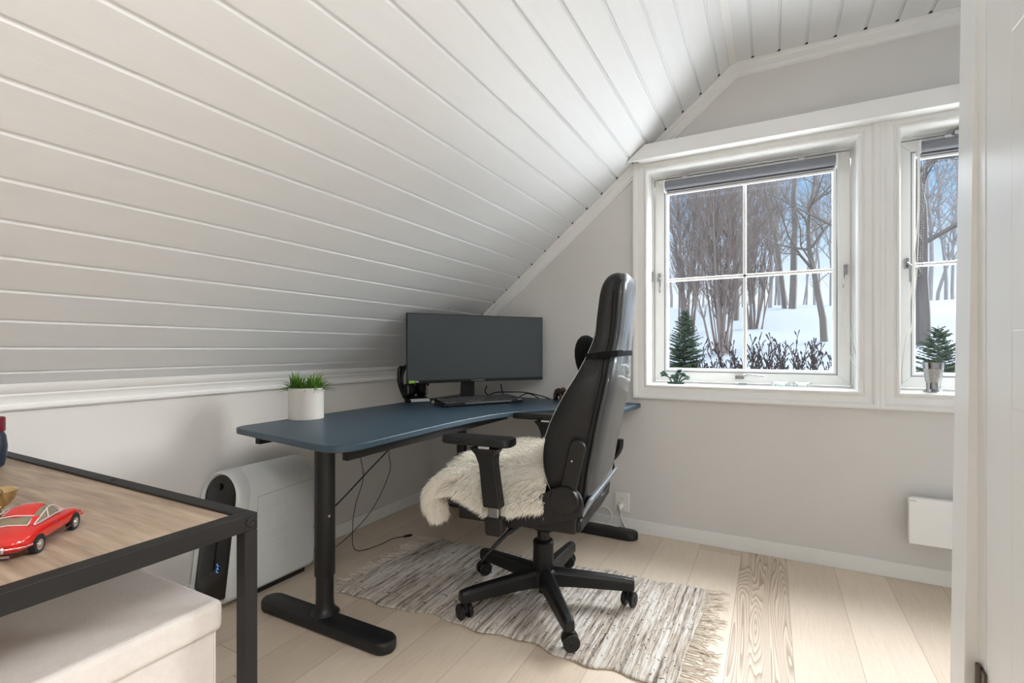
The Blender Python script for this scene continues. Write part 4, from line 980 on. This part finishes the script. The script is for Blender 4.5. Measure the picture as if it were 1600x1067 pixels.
obj('bumper_trim', MB().tube(curve([(-.072, -.0380, .0215), (-.085, -.0325, .0222), (-.0925, -.016, .0228), (-.094, 0, .023), (-.0925, .016, .0228), (-.085, .0325, .0222), (-.072, .0380, .0215)], 5), .0007, 6), M['chrome'], car, smooth=True)
obj('front_bumper', MB().tube(curve([(.072, -.0345, .020), (.086, -.028, .0205), (.093, -.012, .021), (.093, .012, .021), (.086, .028, .0205), (.072, .0345, .020)], 5), .002, 8), M['red'], car, smooth=True)
for s_ in (-1, 1):
    obj('overrider', MB().ball((-.0935, s_ * .014, .022), .003, 10, (.8, .8, 1.6)), M['chrome'], car, smooth='all')
    obj('tail_lamp', MB().ball((-.0805, s_ * .025, .028), .003, 10, (.7, 1.6, .7)), M['chrome'], car, smooth='all')
    obj('engine_grille', MB().box((-.074, s_ * .008 - .005, .0405), (-.060, s_ * .008 + .005, .0445), Matrix.Rotation(R(-14), 3, 'Y'), (0.006, 0, -.0165)), M['satin'], car)
    obj('sill_strip', MB().tube([(-.032, s_ * .0362, .0125), (.034, s_ * .0362, .0125)], .0008, 6), M['chrome'], car)
    obj('door_handle', MB().tube([(-.014, s_ * .0366, .034), (-.006, s_ * .0366, .034)], .0009, 6), M['chrome'], car)
    for x_ in (-.050, .050):
        wb = bpy.data.objects.new('wheel', None); C.objects.link(wb); wb.parent = car; wb.location = (x_, s_ * .0305, .0125)
        obj('tyre', MB().lathe([(.006, -.004), (.0118, -.0035), (.0125, -.002), (.0125, .0040), (.0118, .0052), (.0085, .0052)], (0, 0, 0), 24, (0, s_, 0)), M['tyre'], wb, smooth=30)
        obj('hubcap', MB().lathe([(.0085, .0040), (.0080, .0058), (.0045, .0060), (.0030, .0072), (.0002, .0076)], (0, 0, 0), 20, (0, s_, 0)), M['chrome'], wb, smooth=30)
        obj('wheel_arch', MB().cyl((x_, s_ * .0340, .0145), .0138, s_ * .0022, 24, 1), M['dark'], car)

bt = thing('brass_ornament', 'small round brass ornament beside the red toy car', 'ornament', (-1.222, .336, TZ - .005))
obj('bowl', MB().lathe([(.004, 0), (.020, .001), (.022, .006), (.012, .012), (.010, .018), (.022, .026), (.030, .040), (.032, .052), (.029, .052), (.020, .034), (.004, .028)], (0, 0, 0), 36), M['brass'], bt, smooth=40)
obj('ball_finial', MB().ball((.005, 0, .048), .012, 14), M['brass'], bt, smooth='all')
bo = thing('capped_jar', 'dark navy round jar with a maroon cap at the left picture edge', 'jar', (-1.764, .474, TZ - .005))
obj('body', MB().lathe([(.024, 0), (.032, .006), (.0365, .030), (.038, .055), (.035, .082), (.030, .094), (.0, .094)], n=40), M['navy'], bo, smooth=True)
obj('cap', MB().lathe([(.0335, .094), (.034, .096), (.034, .128), (.032, .130), (.0, .130)], n=40), M['maroon'], bo, smooth=30)
wl = MB()
for k in range(9):
    a = R(-8 + (k % 2) * 2); z = .016 + k * .008
    rj = .0384
    wl.tube([(rj * cos(a - .03), rj * sin(a - .03), z), (rj * cos(a + .05), rj * sin(a + .05), z + .002 * (k % 3)), (rj * cos(a + .02), rj * sin(a + .02), z + .005)], .0007, 5)
obj('label_lettering', wl, M['white_label'], bo)

# two added fill panels, unseen: behind the camera and over the door side
def fill_lamp(x, y, label):
    t = thing('fill_lamp', label, 'lamp', (x, y, ZC))
    obj('housing', MB().box((-.31, -.31, -.040), (.31, .31, -.001)), M['trim'], t, bevel=.003)
fill_lamp(.90, -1.0, 'added square white fill lamp panel behind the viewpoint')
fill_lamp(1.45, .55, 'added square white fill lamp panel above the open door')

# ------------------------------------------------------------------ outdoors
EX = Vector((0, 0, 1.0)); ph = R(27.92)
def place(px, zc, zr=None):
    a = (px - 800) / 764.4; x = (a * cos(ph) - sin(ph)) * zc; y = (a * sin(ph) + cos(ph)) * zc
    return x, y
def ground(x, y):
    pts = [(3, -1.6), (8, -.1), (12, .42), (17, 1.05), (24, 2.1), (32, 3.4), (45, 4.4), (90, 5.5)]
    z = pts[-1][1]
    for (a, za), (b, zb_) in zip(pts, pts[1:]):
        if a <= y < b: t = (y - a) / (b - a); z = za + (zb_ - za) * t; break
    if y < 3: z = -1.6
    return z + .18 * sin(x * .35 + y * .2) * sin(y * .3 + 1) + .05 * sin(x * 1.3) * sin(y * 1.1)
gm = MB(); rows = []
for j in range(90):
    y = 3.2 + (j / 89) ** 1.6 * 95; rows.append([(x, y, ground(x, y)) for x in [-60 + 2.0 * i for i in range(61)]])
gm.loft(rows, close=False, caps=False)
M['snow'] = mat('snow', (.36, .38, .42), .85, var=.03, scale=.6, bump=.3, bscale=8)
struct('ground', gm, M['snow'], smooth='all')
M['bark'] = mat('grey_brown_bark', (.20, .17, .15), .9, var=.3, scale=6, stretch=(1, 1, .2), bump=.3, bscale=30)
M['barkhaze'] = mat('hazed_bark', (.34, .31, .30), .9, var=.2, scale=4)  # lighter than the near bark, painting distance haze onto the far trees
M['twig'] = mat('reddish_brown_twigs', (.26, .205, .18), .9, var=.25, scale=5)
M['bud'] = mat('dark_bud_twigs', (.040, .026, .026), .9, var=.4, scale=20)
M['spruce'] = mat('spruce_needles', (.055, .085, .045), .85, var=.4, scale=20)
def tree(name, label, cat, x, y, h, r, seed, m, lean=(0, 0), depth=4, spread=.7, first=.3, nb=3, group=None, twigs=True, z=None, steps=9, rmin=.003, sides=5):
    rr = random.Random(seed); wood = MB(); z0_ = (ground(x, y) if z is None else z) - .05
    def grow(p, d, L, r0, lev, first_):
        n = steps if lev == 0 else 4; pts = [p]; q = p.copy(); dd = d.copy(); rad = [r0]; kids = []
        for k in range(n):
            w_ = .07 if lev == 0 else .22
            dd = (dd + Vector((rr.gauss(0, w_), rr.gauss(0, w_), rr.gauss(0, w_ * .5) + (.03 if lev else 0)))).normalized()
            q = q + dd * (L / n); pts.append(q.copy()); t = (k + 1) / n
            rad.append(max(rmin, r0 * (1 - t * (.75 if lev == 0 else .8))))
            if lev < depth and t > first_:
                for b in range(nb if lev == 0 else (nb if rr.random() < .8 else 1)):
                    az = rr.uniform(0, 2 * pi); side = dd.cross(Vector((cos(az), sin(az), .1))).normalized()
                    kd = (dd * (1 - spread * .6) + side * spread + Vector((0, 0, .25))).normalized()
                    kids.append((q.copy(), kd, L * rr.uniform(.28, .5) * (1.15 - t * .55), rad[-1] * rr.uniform(.45, .65), lev + 1))
        wood.tube(pts, rad, sides if lev < 2 else 3, caps=False)
        for k_ in kids: grow(*k_, .15)
    grow(Vector((x, y, z0_)), Vector((lean[0], lean[1], 1)).normalized(), h, r, 0, first)
    t = obj(name, wood, m); tag(t, label, cat, group); return t
def spruce(label, x, y, h, seed, wmax, dens=1.0):
    rr = random.Random(seed); z0_ = ground(x, y) - .05; t = thing('spruce_tree', label, 'tree', (x, y, z0_))
    obj('trunk', MB().tube([(0, 0, 0), (0, 0, h)], [h * .018, .004], 8), M['bark'], t)
    g = MB(); n = int(26 * dens)
    for k in range(n):
        f = k / n; z = h * (.06 + .93 * f); L = wmax * (1 - f) ** .85 * rr.uniform(.8, 1.15) + .03; m_ = 9
        for b in range(m_):
            a = 2 * pi * (b + rr.random() * .8) / m_; d = Vector((cos(a), sin(a), -.12 + .55 * f)); side = Vector((-sin(a), cos(a), 0)); p0 = Vector((0, 0, z + rr.uniform(-.02, .02) * h))
            tip = p0 + d * L + Vector((0, 0, .12 * L))
            g.tube([p0, p0 + d * L * .5, tip], [.007, .005, .002], 3, caps=False)
            ns = max(5, int(L / .055))
            for q in range(ns):
                c0 = p0.lerp(tip, (q + 1) / ns); tl_ = (.30 * (1 - q / ns) + .08) * min(L, .6) * rr.uniform(.6, 1.1)
                for s_ in (-1, 1):
                    e_ = c0 + side * s_ * tl_ + d * tl_ * .8 + Vector((0, 0, -.1 * tl_)); wv = (e_ - c0).cross(Vector((0, 0, 1))).normalized() * .012
                    up_ = Vector((0, 0, .010)); mid = c0.lerp(e_, .5)
                    g.loft([[c0 - wv * .4, c0 + up_ * .4, c0 + wv * .4, c0 - up_ * .4], [mid - wv, mid + up_, mid + wv, mid - up_], [e_ - wv * .1, e_ + up_ * .1, e_ + wv * .1, e_ - up_ * .1]], caps=False)
    q = obj('needle_branches', g, M['spruce'], t); q['kind'] = 'stuff'; return t
# big individual trees
x, y = place(1238, 27); tree('bare_tree', 'thick leaning double-trunked bare tree on the snow slope', 'tree', x, y, 14, .20, 11, M['bark'], lean=(.13, 0), depth=3, first=.45, nb=2)
x, y = place(1226, 27.5); tree('bare_tree', 'straight slimmer bare trunk just left of the thick leaning tree', 'tree', x, y, 14, .14, 12, M['bark'], lean=(.02, 0), depth=3, first=.4, nb=2)
x, y = place(1288, 15.5); tree('bare_tree', 'dark bare tree with spreading branches at the right of the four-pane window', 'tree', x, y, 7.0, .115, 13, M['bark'], lean=(-.03, 0), depth=4, spread=.9, first=.3, nb=2)
x, y = place(1443, 13.5); tree('bare_tree', 'large dark gnarled bare tree seen through the right window', 'tree', x, y, 8.5, .20, 29, M['bark'], lean=(.05, 0), depth=4, spread=.95, first=.20, nb=2)
x, y = place(1150, 24); tree('bare_tree', 'tall dark bare tree rising above the thicket by the middle glazing bar', 'tree', x, y, 11, .15, 15, M['bark'], depth=3, spread=.5, first=.2, nb=3)
# multi-stemmed thicket, one shrub-tree with many stems
def thicket(label, x, y, h, n, seed, fan, m, r=.035, depth=2, base=.35):
    rr = random.Random(seed); wood = MB(); z0_ = ground(x, y) - .05
    for k in range(n):
        a = rr.uniform(0, 2 * pi); l = rr.uniform(0, fan); d = Vector((cos(a) * l, sin(a) * l, 1)).normalized(); p = Vector((x + cos(a) * base * rr.random(), y + sin(a) * base * rr.random(), z0_)); H = h * rr.uniform(.6, 1.05)
        pts = [p]; q = p.copy(); rad = [r * rr.uniform(.6, 1.2)]; r0 = rad[0]
        for s_ in range(8):
            d = (d + Vector((rr.gauss(0, .04), rr.gauss(0, .04), .03))).normalized(); q = q + d * H / 8; pts.append(q.copy()); rad.append(max(.004, r0 * (1 - (s_ + 1) / 8.5)))
            if s_ > 0:
                for b in range(4):
                    az = rr.uniform(0, 2 * pi); e_ = (d + Vector((cos(az) * .55, sin(az) * .55, .15))).normalized(); L = H * rr.uniform(.10, .26); p1 = q.copy(); p2 = p1 + e_ * L * .5; p3 = p2 + (e_ + Vector((0, 0, .4))).normalized() * L * .5
                    wood.tube([p1, p2, p3], [.010, .007, .004], 3, caps=False)
                    for c_ in range(5):
                        az = rr.uniform(0, 2 * pi); e2 = (e_ + Vector((cos(az) * .6, sin(az) * .6, .3))).normalized(); s0 = p1.lerp(p3, rr.random()); wood.tube([s0, s0 + e2 * L * .45], [.006, .003], 3, caps=False)
        wood.tube(pts, rad, 5, caps=False)
    t = obj('bushy_tree', wood, m); tag(t, label, 'tree'); return t
x, y = place(1127, 14.5); thicket('many-stemmed bare bush-tree left of the window middle, stems fanning from one foot', x, y, 6.5, 21, 21, .20, M['twig'])
x, y = place(1072, 19); thicket('dense bare thicket tree behind the spruce at the left of the window', x, y, 7.5, 18, 22, .18, M['twig'])
x, y = place(1178, 21); thicket('bare thicket tree behind the middle glazing bar', x, y, 7.0, 15, 23, .25, M['twig'])
#'far bare thicket tree filling the gap behind the fanning stems', x, y, 9.0, 26, 24, .15, M['twig'])
#'bare thicket tree far behind the gnarled tree', x, y, 7.0, 16, 25, .25, M['twig'])
# thin trees of the wood behind, haze painted in by their paler bark
rw = random.Random(77)
wood_px = [1050, 1062, 1085, 1098, 1112, 1140, 1160, 1172, 1190, 1200, 1208, 1216, 1232, 1252, 1262, 1270, 1279, 1296, 1305, 1318, 1410, 1425, 1436, 1455, 1462, 1478, 1489, 1500]
ORD = 'first second third fourth fifth sixth seventh eighth ninth tenth eleventh twelfth thirteenth fourteenth fifteenth sixteenth seventeenth eighteenth nineteenth twentieth'.split()
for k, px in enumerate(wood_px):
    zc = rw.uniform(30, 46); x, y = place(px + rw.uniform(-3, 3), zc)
    tree('bare_tree', 'thin haze-pale bare tree in the far wood, ' + (ORD[k] + ' from the left in the four-pane window' if k < 20 else ORD[k - 20] + ' from the left in the right window'), 'tree', x, y, rw.uniform(11, 16), rw.uniform(.07, .14), 100 + k, M['barkhaze'], lean=(rw.uniform(-.06, .06), 0), depth=2, first=.25, nb=3, spread=.55, group='thin haze-pale trees in the far wood', rmin=.008, sides=4)
x, y = place(1070, 10.0); spruce('dark green spruce outside at the lower left of the four-pane window', x, y, 1.75, 31, .55)
x, y = place(1466, 7.5); spruce('small sparse spruce outside behind the engraved cup', x, y, 1.35, 32, .55, .7)
# budded shrubs in front
rs = random.Random(55)
def shrub(label, x, y, h, n, seed, group):
    rr = random.Random(seed); g = MB(); z0_ = ground(x, y) - .03
    for k in range(n):
        a = rr.uniform(0, 2 * pi); l = rr.uniform(.05, .75); d = Vector((cos(a) * l, sin(a) * l, 1)).normalized(); p = Vector((x + cos(a) * .08, y + sin(a) * .08, z0_)); H = h * rr.uniform(.55, 1.1); q = p.copy(); pts = [p]
        for s_ in range(6):
            d = (d + Vector((rr.gauss(0, .12), rr.gauss(0, .12), .05))).normalized(); q = q + d * H / 6; pts.append(q.copy())
            if s_ > 1:
                for b in range(2):
                    az = rr.uniform(0, 2 * pi); e_ = (d + Vector((cos(az) * .6, sin(az) * .6, .2))).normalized(); L = H * rr.uniform(.08, .2); g.tube([q, q + e_ * L], [.006, .004], 3, caps=False)
                    for c_ in range(3): g.ball(q + e_ * L * (.6 + .2 * c_), rr.uniform(.009, .016), 4, (1, 1, 1.6))
        g.tube(pts, [.010, .009, .008, .0075, .007, .006, .005], 4, caps=False)
    t = obj('budded_shrub', g, M['bud']); tag(t, label, 'shrub', group); return t
for k, px in enumerate((1048, 1060, 1072, 1084, 1098, 1116, 1136, 1158, 1176, 1192, 1208, 1224, 1240, 1256, 1272, 1290)):
    zc = rs.uniform(8.2, 10.5); x, y = place(px, zc); lo = px < 1110
    shrub('bare dark budded shrub, ' + ORD[k] + ' from the left in the row outside', x, y, rs.uniform(.45, .6) if lo else rs.uniform(.8, 1.2), 26 if lo else 9, 200 + k, 'budded shrubs outside the window')
